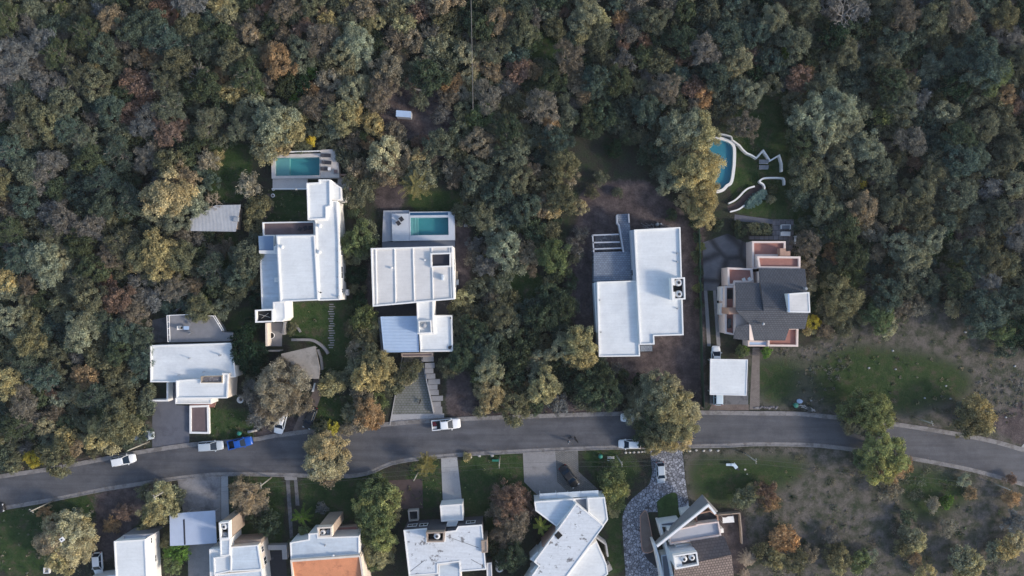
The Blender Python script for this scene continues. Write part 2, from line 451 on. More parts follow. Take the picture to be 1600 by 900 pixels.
DIRT = [
    [(905, 300), (930, 285), (1010, 280), (1065, 330), (1090, 380), (1092, 600), (1080, 640), (985, 640), (975, 580), (925, 560), (880, 470), (885, 380), (905, 330)],
    [(712, 335), (733, 335), (738, 470), (712, 478)],
    [(595, 115), (690, 125), (720, 200), (700, 260), (640, 215), (590, 200)],
    [(697, 590), (735, 575), (740, 656), (696, 656)],
    [(570, 390), (585, 390), (595, 500), (575, 500)],
    [(1085, 330), (1100, 340), (1103, 540), (1105, 640), (1090, 640)],
    [(583, 290), (640, 285), (625, 330), (588, 330)],
    [(200, 755), (275, 745), (275, 790), (220, 800), (200, 850), (150, 890), (150, 770)],
    [(60, 730), (230, 695), (236, 705), (60, 745)],
    [(1117, 800), (1165, 795), (1170, 900), (1140, 900), (1128, 840)],
    [(395, 660), (480, 650), (480, 678), (395, 688)],
    [(725, 625), (960, 615), (965, 648), (725, 658)],
    [(410, 300), (428, 300), (428, 345), (410, 345)],
    [(1540, 660), (1640, 600), (1640, 700), (1600, 700)],
]
SCRUB = [[(1066, 706), (1200, 706), (1190, 780), (1077, 790)], [(1150, 555), (1262, 548), (1250, 640), (1190, 640)],
    [(1262, 545), (1330, 510), (1420, 490), (1480, 470), (1560, 530), (1650, 560), (1650, 720), (1500, 690), (1400, 665), (1262, 645)],
    [(1170, 705), (1320, 700), (1410, 715), (1520, 735), (1650, 760), (1650, 960), (1150, 960), (1170, 840)],
    [(0, 740), (240, 690), (240, 640), (180, 700), (0, 735)],
    [(1165, 560), (1190, 545), (1250, 545), (1250, 600)],
]
def axis(lo, hi, step, far):
    a = list(np.arange(lo, hi + 1e-6, step)); d = step; x = hi
    while x < far: d *= 1.6; x += d; a.append(x)
    d = step; x = lo; pre = []
    while x > -far: d *= 1.6; x -= d; pre.append(x)
    return np.array(pre[::-1] + a)
gx = axis(-102, 102, .5, 2500); gy = axis(-60, 60, .5, 2500)
GX, GY = np.meshgrid(gx, gy)
PX = GX / S + 800; PY = 450 - GY / S
def blur(A, k):
    for _ in range(2):
        for ax in (0, 1):
            c = np.zeros_like(A)
            for s_ in range(-k, k + 1): c += np.roll(A, s_, ax)
            A = c / (2 * k + 1)
    return A
def field(polys, k=2):
    A = np.zeros(GX.shape)
    for p in polys: A = np.maximum(A, pip(p, PX, PY).astype(float))
    return blur(A, k)
DRYLAWN = [[(1150, 560), (1255, 548), (1250, 640), (1190, 640)], [(1265, 555), (1330, 530), (1450, 545), (1520, 570), (1530, 620), (1420, 655), (1268, 640)], [(1066, 706), (1200, 706), (1290, 712), (1250, 760), (1140, 800), (1077, 790)], [(1400, 715), (1500, 735), (1540, 780), (1440, 830), (1400, 790)], [(905, 704), (972, 704), (1012, 712), (1010, 758), (980, 780), (940, 765)]]
fl, fd, fs_ = np.maximum(field(LAWN, 2), field(DRYLAWN, 4) * .70), field(DIRT, 2), field(SCRUB, 3)
ny, nx = GX.shape
me = bpy.data.meshes.new('ground')
me.vertices.add(nx * ny)
co = np.stack([GX, GY, np.zeros_like(GX)], -1).reshape(-1, 3)
me.vertices.foreach_set('co', co.ravel())
idx = np.arange(nx * ny).reshape(ny, nx)
q = np.stack([idx[:-1, :-1], idx[:-1, 1:], idx[1:, 1:], idx[1:, :-1]], -1).reshape(-1, 4)
me.loops.add(q.size); me.polygons.add(len(q))
me.loops.foreach_set('vertex_index', q.ravel().astype(np.int32))
me.polygons.foreach_set('loop_start', (np.arange(len(q)) * 4).astype(np.int32))
me.update(calc_edges=True)
at = me.attributes.new('soil', 'FLOAT_VECTOR', 'POINT')
at.data.foreach_set('vector', np.stack([fl, fd, fs_], -1).reshape(-1).astype(np.float32))
ground = bpy.data.objects.new('ground', me); COL.objects.link(ground); ground['kind'] = 'structure'

def ground_mat():
    m = bpy.data.materials.new('ground'); m.use_nodes = True
    nt = m.node_tree; N = nt.nodes; L = nt.links; b = N['Principled BSDF']
    b.inputs['Roughness'].default_value = .95; b.inputs['Specular IOR Level'].default_value = .1
    g = N.new('ShaderNodeNewGeometry'); at = N.new('ShaderNodeAttribute'); at.attribute_name = 'soil'
    sp = N.new('ShaderNodeSeparateXYZ'); L.new(at.outputs['Vector'], sp.inputs[0])
    def noise(sc, det=6, ro=.65):
        n = N.new('ShaderNodeTexNoise'); n.inputs['Scale'].default_value = sc; n.inputs['Detail'].default_value = det
        n.inputs['Roughness'].default_value = ro; L.new(g.outputs['Position'], n.inputs['Vector']); return n.outputs['Fac']
    def ramp(f, stops):
        r = N.new('ShaderNodeValToRGB'); L.new(f, r.inputs[0]); e = r.color_ramp.elements
        e[0].position = stops[0][0]; e[0].color = (*stops[0][1], 1); e[1].position = stops[-1][0]; e[1].color = (*stops[-1][1], 1)
        for p, c in stops[1:-1]: x = e.new(p); x.color = (*c, 1)
        return r.outputs[0]
    big, mid, fine, vf = noise(.12), noise(.55), noise(3.0, 5, .75), noise(11, 3)
    forest = ramp(mid, [(.3, (.040, .034, .032)), (.5, (.042, .046, .034)), (.7, (.030, .052, .024))])
    lawn = ramp(mid, [(.28, (.018, .030, .015)), (.42, (.028, .056, .018)), (.53, (.042, .066, .025)), (.64, (.068, .066, .042)), (.78, (.09, .078, .06))])
    dirt = ramp(mid, [(.3, (.045, .037, .040)), (.48, (.082, .066, .068)), (.62, (.125, .102, .10)), (.75, (.17, .135, .125))])
    scrub = ramp(mid, [(.3, (.034, .050, .030)), (.42, (.062, .068, .048)), (.52, (.105, .098, .084)), (.62, (.145, .13, .12)), (.76, (.10, .10, .075))])
    src = forest
    for out, c, lo in (('Z', scrub, .35), ('X', lawn, .4), ('Y', dirt, .4)):
        a = N.new('ShaderNodeMath'); a.operation = 'MULTIPLY_ADD'; L.new(mid, a.inputs[0]); a.inputs[1].default_value = .9
        L.new(sp.outputs[out], a.inputs[2])
        a2 = N.new('ShaderNodeMath'); a2.operation = 'MULTIPLY_ADD'; L.new(fine, a2.inputs[0]); a2.inputs[1].default_value = .35; L.new(a.outputs[0], a2.inputs[2])
        r = N.new('ShaderNodeMapRange'); r.inputs['From Min'].default_value = lo + .60; r.inputs['From Max'].default_value = lo + .85
        L.new(a2.outputs[0], r.inputs['Value'])
        mx = N.new('ShaderNodeMix'); mx.data_type = 'RGBA'; L.new(r.outputs[0], mx.inputs[0]); L.new(src, mx.inputs[6]); L.new(c, mx.inputs[7])
        src = mx.outputs[2]
    r = N.new('ShaderNodeMapRange'); L.new(fine, r.inputs['Value']); r.inputs['From Min'].default_value = .3; r.inputs['From Max'].default_value = .7
    r.inputs['To Min'].default_value = .68; r.inputs['To Max'].default_value = 1.32
    r2 = N.new('ShaderNodeMapRange'); L.new(vf, r2.inputs['Value']); r2.inputs['From Min'].default_value = .3; r2.inputs['From Max'].default_value = .7
    r2.inputs['To Min'].default_value = .75; r2.inputs['To Max'].default_value = 1.25
    pr = N.new('ShaderNodeMath'); pr.operation = 'MULTIPLY'; L.new(r.outputs[0], pr.inputs[0]); L.new(r2.outputs[0], pr.inputs[1])
    mu = N.new('ShaderNodeVectorMath'); mu.operation = 'SCALE'; L.new(src, mu.inputs[0]); L.new(pr.outputs[0], mu.inputs['Scale'])
    L.new(mu.outputs[0], b.inputs['Base Color'])
    bp = N.new('ShaderNodeBump'); bp.inputs['Strength'].default_value = .8; bp.inputs['Distance'].default_value = .25
    L.new(fine, bp.inputs['Height']); L.new(bp.outputs[0], b.inputs['Normal'])
    return m
me.materials.append(ground_mat())

# ------------------------------------------------------------------ road, kerbs, drives
TOPK = [(-260, 795), (-100, 768), (0, 748), (67, 738), (133, 726), (217, 710), (250, 705), (300, 698), (396, 690), (424, 685), (483, 677), (540, 671), (596, 667),
        (640, 663), (718, 658), (827, 654), (912, 651), (1010, 649), (1096, 648), (1180, 649), (1247, 650), (1300, 655), (1350, 660), (1403, 667), (1480, 679),
        (1547, 692), (1600, 707), (1720, 745), (1900, 800)]
BOTK = [(-260, 845), (-100, 813), (0, 792), (80, 778), (160, 762), (212, 754), (271, 745), (343, 738), (450, 739), (500, 741), (544, 741), (575, 736), (598, 726),
        (615, 720), (650, 714), (724, 707), (815, 702), (902, 698), (965, 696), (1087, 694), (1140, 693), (1180, 691), (1260, 692), (1323, 698), (1423, 713), (1513, 730),
        (1580, 748), (1600, 754), (1720, 792), (1900, 850)]
def smooth(pts, n=4):
    out = []
    for i in range(len(pts) - 1):
        p0 = pts[max(0, i - 1)]; p1 = pts[i]; p2 = pts[i + 1]; p3 = pts[min(len(pts) - 1, i + 2)]
        for k in range(n):
            t = k / n
            out.append(tuple(.5 * ((2 * p1[a]) + (-p0[a] + p2[a]) * t + (2 * p0[a] - 5 * p1[a] + 4 * p2[a] - p3[a]) * t * t + (-p0[a] + 3 * p1[a] - 3 * p2[a] + p3[a]) * t ** 3) for a in (0, 1)))
    out.append(pts[-1]); return out
def stripmesh(a, b, z):
    mb = MB(); n = len(a)
    vs = [(p[0], p[1], z) for p in a] + [(p[0], p[1], z) for p in b]
    return mb.add(vs, [(n + i, n + i + 1, i + 1, i) for i in range(n - 1)])
ta, ba = P2(smooth(TOPK)), P2(smooth(BOTK))
# same number of stations on both edges
m_ = 160
def resample(pts, n):
    d = [0]
    for i in range(1, len(pts)): d.append(d[-1] + (Vector(pts[i]) - Vector(pts[i - 1])).length)
    xs = np.array([p[0] for p in pts]); ys = np.array([p[1] for p in pts]); t = np.linspace(0, d[-1], n)
    return [(float(a), float(b)) for a, b in zip(np.interp(t, d, xs), np.interp(t, d, ys))]
ta, ba = resample(ta, m_), resample(ba, m_)
struct(stripmesh(ta, ba, .006), 'road', 'asphalt')
def wobble(m):  # repair patches and tyre-worn lanes on the asphalt
    nt = m.node_tree; N = nt.nodes; L = nt.links; b = N['Principled BSDF']
    src = b.inputs['Base Color'].links[0].from_socket
    g = N.new('ShaderNodeNewGeometry'); mp = N.new('ShaderNodeMapping'); mp.inputs['Scale'].default_value = (.05, .8, 1)
    L.new(g.outputs['Position'], mp.inputs['Vector'])
    n = N.new('ShaderNodeTexNoise'); n.inputs['Scale'].default_value = 1.3; n.inputs['Detail'].default_value = 5; L.new(mp.outputs[0], n.inputs['Vector'])
    r = N.new('ShaderNodeMapRange'); r.inputs['From Min'].default_value = .3; r.inputs['From Max'].default_value = .7
    r.inputs['To Min'].default_value = .80; r.inputs['To Max'].default_value = 1.2; L.new(n.outputs['Fac'], r.inputs['Value'])
    mu = N.new('ShaderNodeVectorMath'); mu.operation = 'SCALE'; L.new(src, mu.inputs[0]); L.new(r.outputs[0], mu.inputs['Scale'])
    L.new(mu.outputs[0], b.inputs['Base Color'])
wobble(M['asphalt'])
k1 = MB().ribbon(ta, (.62, 0), 0, .03); struct(k1, 'gutter', 'kerb_stone')
k1 = MB().ribbon(ba, (0, .55), 0, .03); struct(k1, 'gutter', 'kerb_stone')
def off(pts, d):
    out = []
    for i in range(len(pts)):
        a = Vector(pts[max(0, i - 1)]); b = Vector(pts[min(len(pts) - 1, i + 1)]); t = (b - a).normalized()
        out.append(tuple(Vector(pts[i]) + Vector((-t.y, t.x)) * d))
    return out
struct(MB().ribbon(off(ta, .72), .18, 0, .13), 'kerb', 'kerb_stone')
struct(MB().ribbon(off(ba, -.64), .18, 0, .13), 'kerb', 'kerb_stone')

def sheet(name, pts, m, z=.010, edge=None):
    mb = MB().poly([(*p, z) for p in (lambda q: q if sum(q[i][0] * q[(i + 1) % len(q)][1] - q[(i + 1) % len(q)][0] * q[i][1] for i in range(len(q))) > 0 else q[::-1])(P2(pts))])
    return struct(mb, name, m)
sheet('driveway', [(238, 628), (262, 626), (262, 598), (275, 598), (275, 633), (296, 634), (296, 690), (294, 693), (238, 701)], 'blue_concrete')
sheet('driveway', [(455, 679), (468, 648), (488, 615), (490, 590), (501, 590), (501, 620), (487, 660), (481, 672)], 'brown_drive')
sheet('driveway', [(613, 647), (632, 556), (660, 557), (677, 646)], 'paver_grass')
sheet('pavement', [(610, 662), (613, 647.4), (694, 646), (694, 656)], 'light_concrete', .012)
sheet('path', [(1176, 543), (1187, 543), (1187, 640), (1171, 640)], 'brick_path')
sheet('path', [(1100, 454), (1105, 454), (1111, 541), (1105, 541)], 'concrete')
sheet('path', [(1114, 454), (1119, 454), (1126, 541), (1120, 541)], 'concrete')
sheet('patio', [(1098, 379), (1137, 365), (1165, 379), (1176, 380), (1176, 418), (1137, 418), (1135, 432), (1125, 443), (1119, 454), (1100, 454)], 'cracked_concrete', .014)
sheet('driveway', [(689, 714), (714, 712), (722, 785), (692, 786)], 'light_concrete')
sheet('driveway', [(817, 707), (868, 706), (871, 753), (889, 770), (840, 774), (819, 753)], 'concrete')
sheet('driveway', [(868.5, 706), (903, 703), (904, 737), (934, 764), (904, 769), (889.5, 770), (871.5, 753)], 'fine_paver')
sheet('driveway', smooth([(1016, 701), (1017, 720), (1019, 737), (1016, 752), (1011, 760), (986, 781), (974, 802), (973, 830), (975, 860), (979, 925)]) +
      [(1032, 925), (1032, 890), (1013, 872), (1013, 800), (1040, 800)] + [(1085, 803), (1077, 793), (1071, 753), (1066, 703)], 'stone_paving')
sheet('lawn', smooth([(1026, 784), (1039, 774), (1056, 770), (1060, 790), (1063, 812), (1045, 814), (1031, 815), (1026, 784)]), 'lawn_mat' if 'lawn_mat' in M else mat('lawn_mat', (.038, .075, .02), .95, .35, 1.2, fine=.3, fscale=9, bump=.4).name, .016)
sheet('driveway', [(277, 748), (345, 741), (345, 815), (290, 818), (284, 790)], 'driveway_stain')
sheet('path', [(345.5, 742), (356, 742), (358, 812), (345.5, 812)], 'light_concrete')
sheet('patio', [(293, 849), (343, 849), (343, 960), (296, 960)], 'concrete', .012)
sheet('path', [(446, 742), (452, 742), (456, 800), (458, 842), (453, 842), (450, 800)], 'dark_concrete')
sheet('path', [(459, 745), (464, 745), (468, 790), (462, 790)], 'dark_concrete')
sheet('pavement', [(444, 741), (464, 742), (464, 750), (445, 750)], 'concrete', .014)
sheet('patio', [(607, 751), (660, 748), (661, 794), (622, 796)], 'dark_timber', .012)
sheet('driveway', [(1592, 702), (1640, 650), (1650, 715), (1600, 706)], 'light_concrete')
sheet('path', [(1112, 632), (1170, 632), (1170, 641), (1108, 641)], 'brown_drive')
sheet('patio', [(1109, 561), (1169, 561), (1169, 632), (1109, 632)], 'dark_concrete', .012)
sheet('patio', [(1207, 343), (1240, 343), (1240, 366), (1238, 390), (1228, 398), (1228, 375), (1170, 374), (1170, 369), (1207, 369)], 'patio_stone', .012)
sheet('path', [(1148, 335), (1207, 343), (1207, 350), (1147, 345)], 'blue_concrete', .016)
sheet('path', smooth([(1136, 322), (1150, 316), (1160, 306), (1170, 298), (1185, 288), (1193, 293), (1184, 301), (1172, 312), (1162, 321), (1150, 328), (1138, 330)]), 'dark_timber')
sheet('patio', [(300, 470), (303, 463), (277, 490), (262, 492), (238, 470), (262, 450)], 'dark_concrete', .008) if False else None
sheet('patio', [(238, 500), (262, 495), (262, 535), (238, 535)], 'dark_concrete', .008)
sheet('patio', [(528, 277), (549, 276), (549, 310), (526, 310)], 'pool_deck', .012)
# ------------------------------------------------------------------ buildings
def block(par, pts, z, wall='white_wall', roof='white_roof', rim='white_wall', ph=.28, pw=.2, z0=0.0, rlab=None):
    t = P2(pts, z)
    MB().prism(t, z0, z - ph, top=False).build('wall', wall, par)
    MB().prism(inset(t, pw * .5), z - ph - .12, z - ph).build('roof', roof, par)
    if ph > .02:
        mb = ring(MB(), inset(t, -.03), inset(t, pw), z - ph - .002, z); mb.build('parapet', rim, par)
    return t
def edge_frame(t, i):
    n = len(t); a, b = Vector(t[i]), Vector(t[(i + 1) % n])
    area = sum(t[k][0] * t[(k + 1) % n][1] - t[(k + 1) % n][0] * t[k][1] for k in range(n))
    d = b - a; u = d.normalized(); nr = Vector((u.y, -u.x)) * (1 if area > 0 else -1)
    return a, b, u, nr
def window(par, t, i, f, w, h, zc, name='window', fm='white_paint', pm='window_glass'):
    a, b, u, nr = edge_frame(t, i); c = a.lerp(b, f); rz = math.atan2(u.y, u.x)
    fr = MB(); p = c + nr * .03
    for dx, dz, ww, hh in ((0, h / 2, w + .16, .08), (0, -h / 2, w + .24, .08), (-w / 2, 0, .08, h - .08), (w / 2, 0, .08, h - .08), (0, 0, .05, h - .08)):
        fr.box((p.x + u.x * dx, p.y + u.y * dx, zc + dz), (ww, .1, hh), rz)
    fo = fr.build(name, fm, par)
    MB().box((c.x + nr.x * .015, c.y + nr.y * .015, zc), (w - .08, .05, h - .08), rz).build('pane', pm, fo)
def tank(x, y, z, r=.62, h=.9, label='', group=None, m='tank_white'):
    c = W(x, y, z); o = thing('water_tank', label, 'water tank', (c.x, c.y, z - h), group)
    MB().lathe((c.x, c.y, z - h), [(r * .96, 0), (r, .08), (r, h * .72), (r * .86, h * .88), (r * .5, h)]).build('body', m, o, True)
    MB().lathe((c.x, c.y, z), [(r * .42, -.02), (r * .42, .05), (r * .36, .08)]).build('lid', 'tank_hole' if m == 'tank_white' else 'tank_grey', o, True)
def nook(par, pts, z, depth=1.2, wall='white_wall', rim='white_wall', floor='black_void', pw=.22, z0=0.0):
    """open-topped box with a deep well (tank enclosure)"""
    t = P2(pts, z); MB().prism(t, z0, z - .01, top=False).build('wall', wall, par)
    ring(MB(), inset(t, -.03), inset(t, pw), z - depth, z).build('parapet', rim, par)
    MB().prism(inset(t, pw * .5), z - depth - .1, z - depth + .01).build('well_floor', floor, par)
    return t
def lowwall(name, label, pts, w, h, m='white_wall', z0=0.0, cat='wall', group=None, sm=False):
    p = [W(x, y, h).to_2d() for x, y in (smooth(pts) if sm else pts)]
    return single(MB().ribbon(p, w, z0, h), name, m, label, cat, group)
def center(pts, z=0):
    return W(sum(p[0] for p in pts) / len(pts), sum(p[1] for p in pts) / len(pts), z)
def house(label, cx, cy, name='house', cat='house'):
    c = W(cx, cy, 0); return thing(name, label, cat, (c.x, c.y, 0))
def vent(par, x, y, z, r=.12, h=.45, m='tank_grey'):
    c = W(x, y, z); MB().lathe((c.x, c.y, z - .3), [(r, 0), (r, h + .2), (r * 1.5, h + .22), (r * 1.4, h + .3)], 8).build('roof_vent', m, par, True)

# A  house at the left beside the blue-grey driveway
A = house('white flat-roofed house beside the blue-grey driveway at left', 300, 575)
t = block(A, [(234.5, 540), (361, 536), (365, 560), (368, 589), (356, 590), (275, 597), (235, 597)], 3.5, 'white_wall', 'white_roof')
t = block(A, [(275, 594.5), (314, 592), (314, 598), (347, 598), (347, 583), (357, 584), (355, 622), (275.5, 623)], 4.3, 'cream_wall', 'white_roof')
window(A, t, 6, .35, 1.2, 1.2, 2.6); window(A, t, 6, .75, .6, .8, 1.2)
block(A, [(274, 622), (330, 623), (330, 631), (274, 631)], 3.0, 'white_wall', 'white_roof', ph=.12)
t = block(A, [(314, 588), (347, 587), (347, 598), (314, 598)], 4.9, 'white_wall', 'rubble', 'pale_timber', ph=.3, pw=.12)
vent(A, 344, 555, 3.7); vent(A, 296, 560, 3.6, .08); vent(A, 319, 581, 3.6, .08); vent(A, 280, 586, 3.6, .06)
block(A, [(296, 631), (337, 629), (334, 637), (296, 637)], .35, 'salmon', 'pink_floor', 'salmon', ph=.02)
D = house('grey raised terrace with white railing behind the left white house', 300, 515, 'terrace', 'terrace')
T1 = [(260.5, 493), (296, 491.5), (333, 495), (346, 516), (346.5, 519), (364, 520), (364, 533), (262, 535)]
MB().prism(P2(T1, 2.2), 0, 2.2).build('deck', 'grey_wall', D)
rl = MB(); pr = P2([(262, 534), (260.5, 493), (296, 491.5), (333, 494), (347, 517)], 3.1)
rl.ribbon(pr, .1, 3.0, 3.08); rl.ribbon(pr, .12, 2.2, 2.32)
for a, b in zip(pr, pr[1:]):
    k = max(2, int((b - a).length / 1.2))
    for j in range(k): c = a.lerp(b, j / k); rl.box((c.x, c.y, 2.65), (.07, .07, .7))
rl.build('railing', 'white_paint', D)
lowwall('garden_wall', 'low pale wall bending up from the grey terrace to the lawn', [(268, 494), (268, 490), (303, 463)], .25, .9, 'concrete')
lowwall('garden_wall', 'white L-shaped wall enclosing the narrow court by the blue-grey driveway', [(232, 626), (261.5, 626), (261.5, 598)], .3, 1.8, 'white_wall')
P = house('white-rimmed rectangular planter bed in front of the left white house', 311, 655, 'planter', 'planter')
pp = P2([(296, 634), (326, 633), (327, 678), (296, 677.5)], .6)
ring(MB(), pp, inset(pp, .35), 0, .6).build('rim', 'white_paint', P); MB().prism(inset(pp, .34), 0, .4).build('soil', 'deck_brown', P)

def table_set(label, x, y, z, r=.55, n=4, m='grey_fabric', cm='dark_fabric', sq=False):
    c = W(x, y, z); o = thing('table', label[0], 'table', (c.x, c.y, z))
    mb = MB()
    if sq: mb.box((c.x, c.y, z + .72), (r * 2, r * 1.3, .05))
    else: mb.lathe((c.x, c.y, z + .68), [(r, 0), (r, .05)], 20)
    mb.build('tabletop', m, o); MB().tube((c.x, c.y, z), (c.x, c.y, z + .68), .06).build('leg', m, o)
    for k in range(n):
        a = 2 * math.pi * (k + .5) / n; chair(x + (r + .45) / S * math.cos(a), y - (r + .45) / S * math.sin(a), z, a + math.pi, ('upper ', 'left ', 'lower ', 'right ')[k] + label[1], label[2], cm)
def chair(x, y, z, rot, label, group, m='dark_fabric', w=.5):
    c = W(x, y, z); o = thing('chair', label, 'chair', (c.x, c.y, z), group); co, si = math.cos(rot), math.sin(rot)
    MB().box((c.x, c.y, z + .42), (w, w, .08), rot, .05).build('seat', m, o)
    MB().box((c.x - co * w * .5, c.y - si * w * .5, z + .68), (.07, w, .5), rot).build('backrest', m, o)
    for a in (-1, 1):
        for b in (-1, 1):
            dx, dy = a * w * .42, b * w * .42
            p = (c.x + dx * co - dy * si, c.y + dx * si + dy * co)
            MB().tube((*p, z), (*p, z + .4), .025, n=5).build('leg', m, o)
def lounger(x, y, z, rot, label, group, m='dark_fabric', L_=1.75, w=.62, frame='grey_fabric'):
    c = W(x, y, z); o = thing('sun_lounger', label, 'sun lounger', (c.x, c.y, z), group); co, si = math.cos(rot), math.sin(rot)
    def tr(a, b): return (c.x + a * co - b * si, c.y + a * si + b * co)
    MB().box((*tr(-L_ * .15, 0), z + .36), (L_ * .68, w, .1), rot, .05).build('mattress', m, o)
    p = [tr(L_ * .19, -w / 2), tr(L_ * .19, w / 2), tr(L_ * .5, w / 2), tr(L_ * .5, -w / 2)]
    MB().slab([(*p[0], z + .42), (*p[1], z + .42), (*p[2], z + .72), (*p[3], z + .72)], .09).build('backrest', m, o)
    MB().box((c.x, c.y, z + .28), (L_, w + .06, .05), rot).build('frame', frame, o)
    for a in (-.42, .42):
        for b in (-.45, .45):
            q_ = tr(a * L_, b * w); MB().tube((*q_, z), (*q_, z + .27), .03, n=5).build('leg', frame, o)
table_set(('pale square table on the grey terrace of the left white house', 'pale chair beside the square table on the grey terrace', 'chairs on the grey terrace'), 294, 512, 2.2, .5, 3, 'skyblue_sheet', 'grey_fabric', True)
chair(283.5, 512, 2.2, 0, 'white armchair standing alone left of the terrace table', None, 'cloth_white', .7)

# B  L-shaped white house with brown terrace
B = house('long white house stepping down from the loungers pool to the lawn path', 480, 400)
t = block(B, [(479, 286), (498, 285), (498, 280.5), (515.5, 280.5), (516.5, 322), (510, 324), (510, 342), (481, 343.5)], 5.6)
block(B, [(517, 281), (525, 288), (533, 293), (534, 312), (526, 313), (517, 312)], 4.2, ph=.12)
t = block(B, [(492, 343.5), (510, 343), (510.5, 324), (517, 322), (517, 314), (526, 314), (528, 340), (529.5, 372), (531, 468.5), (498, 469.6)], 4.9)
window(B, t, 7, .2, 1.6, 1.2, 3.2); window(B, t, 7, .55, 2.2, 1.2, 3.2); window(B, t, 7, .85, .8, 1.0, 3.2)
MB().box((W(531, 457, 4.5).x + .9, W(531, 457, 4.5).y, 2.6), (.5, 1.1, .9)).build('air_conditioner', 'tank_grey', B)
block(B, [(432.5, 368.7), (491.5, 367.6), (497.5, 469), (438, 471.7)], 5.1)
block(B, [(406, 395), (428, 394.5), (430, 383), (433, 383), (437.5, 472), (433, 482), (409, 483.5)], 3.3, roof='bluewhite_roof')
block(B, [(404, 369), (427, 369), (427, 391), (405, 391)], 3.7, roof='blue_panel', ph=.03, rim='blue_panel')
block(B, [(405, 391.5), (427.5, 391.5), (427.5, 396), (405, 396)], 3.9, ph=.05)
block(B, [(428, 385), (434, 384), (434, 396.5), (428, 396.5)], 4.2, ph=.1); block(B, [(429, 434), (436, 434), (436, 440.5), (429, 440.5)], 3.9, ph=.1)
block(B, [(426.5, 472), (445, 471), (446, 497), (441, 502.5), (427, 502.5)], 4.5, ph=.06)
nook(B, [(398.5, 484.5), (426.3, 483), (426.3, 503), (399, 504)], 5.4, .8)
c = W(409.5, 494, 4.7)
sdish = MB(); cc = W(413, 493.5, 4.9); sdish.tube((cc.x - 1.0, cc.y + .3, 4.75), (cc.x + 1.0, cc.y - .3, 4.75), .05); sdish.tube((cc.x, cc.y, 4.6), (cc.x, cc.y, 5.3), .05)
sdish.tube((cc.x - .6, cc.y - .5, 4.75), (cc.x + .7, cc.y + .5, 4.75), .04); sdish.build('antenna', 'dead_wood', B)
vent(B, 463, 296, 5.6); vent(B, 441, 386, 5.2, .25, .3, 'white_paint'); vent(B, 500, 353, 5.0, .3, .35, 'white_paint'); vent(B, 499, 394, 5.0, .28, .25, 'white_paint'); vent(B, 501, 457, 5.0, .1, .2, 'tank_hole'); vent(B, 528.5, 464, 5.0, .15, .2)
for yy in (392, 409, 433, 450): vent(B, 527.5, yy, 4.85, .06, .05)
MB().box((W(403, 401, 2.8).x, W(403, 401, 2.8).y, 2.8), (.8, .25, .25), -.2).build('rain_spout', 'white_wall', B)
MB().box((W(405, 406.5, 2.8).x, W(405, 406.5, 2.8).y, 2.8), (.5, .25, .3)).build('rain_spout', 'white_wall', B)
# brown roof terrace
t = block(B, [(410, 347.5), (491, 346), (491.7, 367.3), (432.2, 368.4), (432.2, 383), (427.5, 383), (427.5, 368.5), (411, 368.5)], 3.2, roof='deck_brown', ph=.5, pw=.18)
for k, (x, y) in enumerate([(470, 358), (478.5, 356.5), (486, 356)]):
    chair(x, y, 2.72, [1.2, 2.0, 1.6][k], ['leftmost of the three dark chairs on the brown roof terrace', 'middle one of the three dark chairs on the brown roof terrace', 'rightmost of the three dark chairs on the brown roof terrace'][k], 'dark chairs on the brown roof terrace', 'dark_fabric', .7)
# service yard
Y = house('grey service yard behind low beige walls below the white tower block', 427, 523, 'service_yard', 'yard')
MB().prism(P2([(414, 505), (441, 504), (440, 541), (415, 541)], .2), 0, .2).build('floor', 'grey_wall', Y)
MB().ribbon(P2([(416, 505), (416.5, 541)], 2.4), .35, 0, 2.4).build('wall', 'cream_wall', Y)
MB().ribbon(P2([(444, 503), (442, 523)], 1.6), .35, 0, 1.6).build('wall', 'concrete', Y)
MB().ribbon(P2([(416, 548.5), (437, 548.5)], 2.0), .15, 0, 2.0).build('wall', 'concrete', Y)
pt = W(425, 524, .2); o = thing('motorbike_cover', 'round black and white tub standing in the grey service yard', 'tub', (pt.x, pt.y, .2))
o.name = 'round_tub'; ORG['round_tub'] = Vector((pt.x, pt.y, .2))
MB().lathe((pt.x, pt.y, .2), [(.55, 0), (.6, .35), (.66, .5), (.55, .5), (.5, .3)], 18).build('rim', 'white_paint', o, True)
MB().lathe((pt.x, pt.y, .52), [(.5, 0), (.5, .03)], 18).build('contents', 'black_void', o)
# car shelter roof
CP = house('pale grey tilted shelter roof standing below the long white house', 470, 565, 'carport', 'carport')
q4 = [W(439, 553, 2.6), W(492.5, 540.5, 2.9), (W(500, 576, 2.9)), W(498, 592, 2.8), W(448, 590, 2.5)]
MB().slab(q4, .18).build('roof', 'beige_roof', CP)
for x, y in ((442, 556), (490, 544), (496, 586), (451, 587)):
    p = W(x, y, 2.4); MB().tube((p.x, p.y, 0), (p.x, p.y, 2.4), .09).build('post', 'concrete', CP)
lowwall('garden_wall', 'stone-edged wall curving round the top of the pale shelter roof', [(455, 531), (478, 531), (488, 532), (498, 537), (507, 545), (512, 553)], .45, .7, 'concrete', sm=True)
lowwall('garden_wall', 'short curved stone wall on the lawn above the shelter', [(452, 511), (460, 510), (465, 513), (469, 519)], .3, .5, 'concrete', sm=True)
lowwall('garden_wall', 'thin wall running down the right side of the pale shelter roof', [(496, 546), (501, 560), (503, 578)], .3, .8, 'concrete')
for k in range(19):
    y = 475.5 + k * 3.75; c = W(518, y, 0); wd_ = .75 + .35 * (math.sin(k * 2.3) > 0)
    single(MB().box((c.x + .12 * math.sin(k * 1.7), c.y, .03), (wd_, .2, .06)), 'stepping_slab', 'concrete', 'narrow concrete slab of the ladder-like path across the lawn', 'paving slab', 'slabs of the ladder-like lawn path')
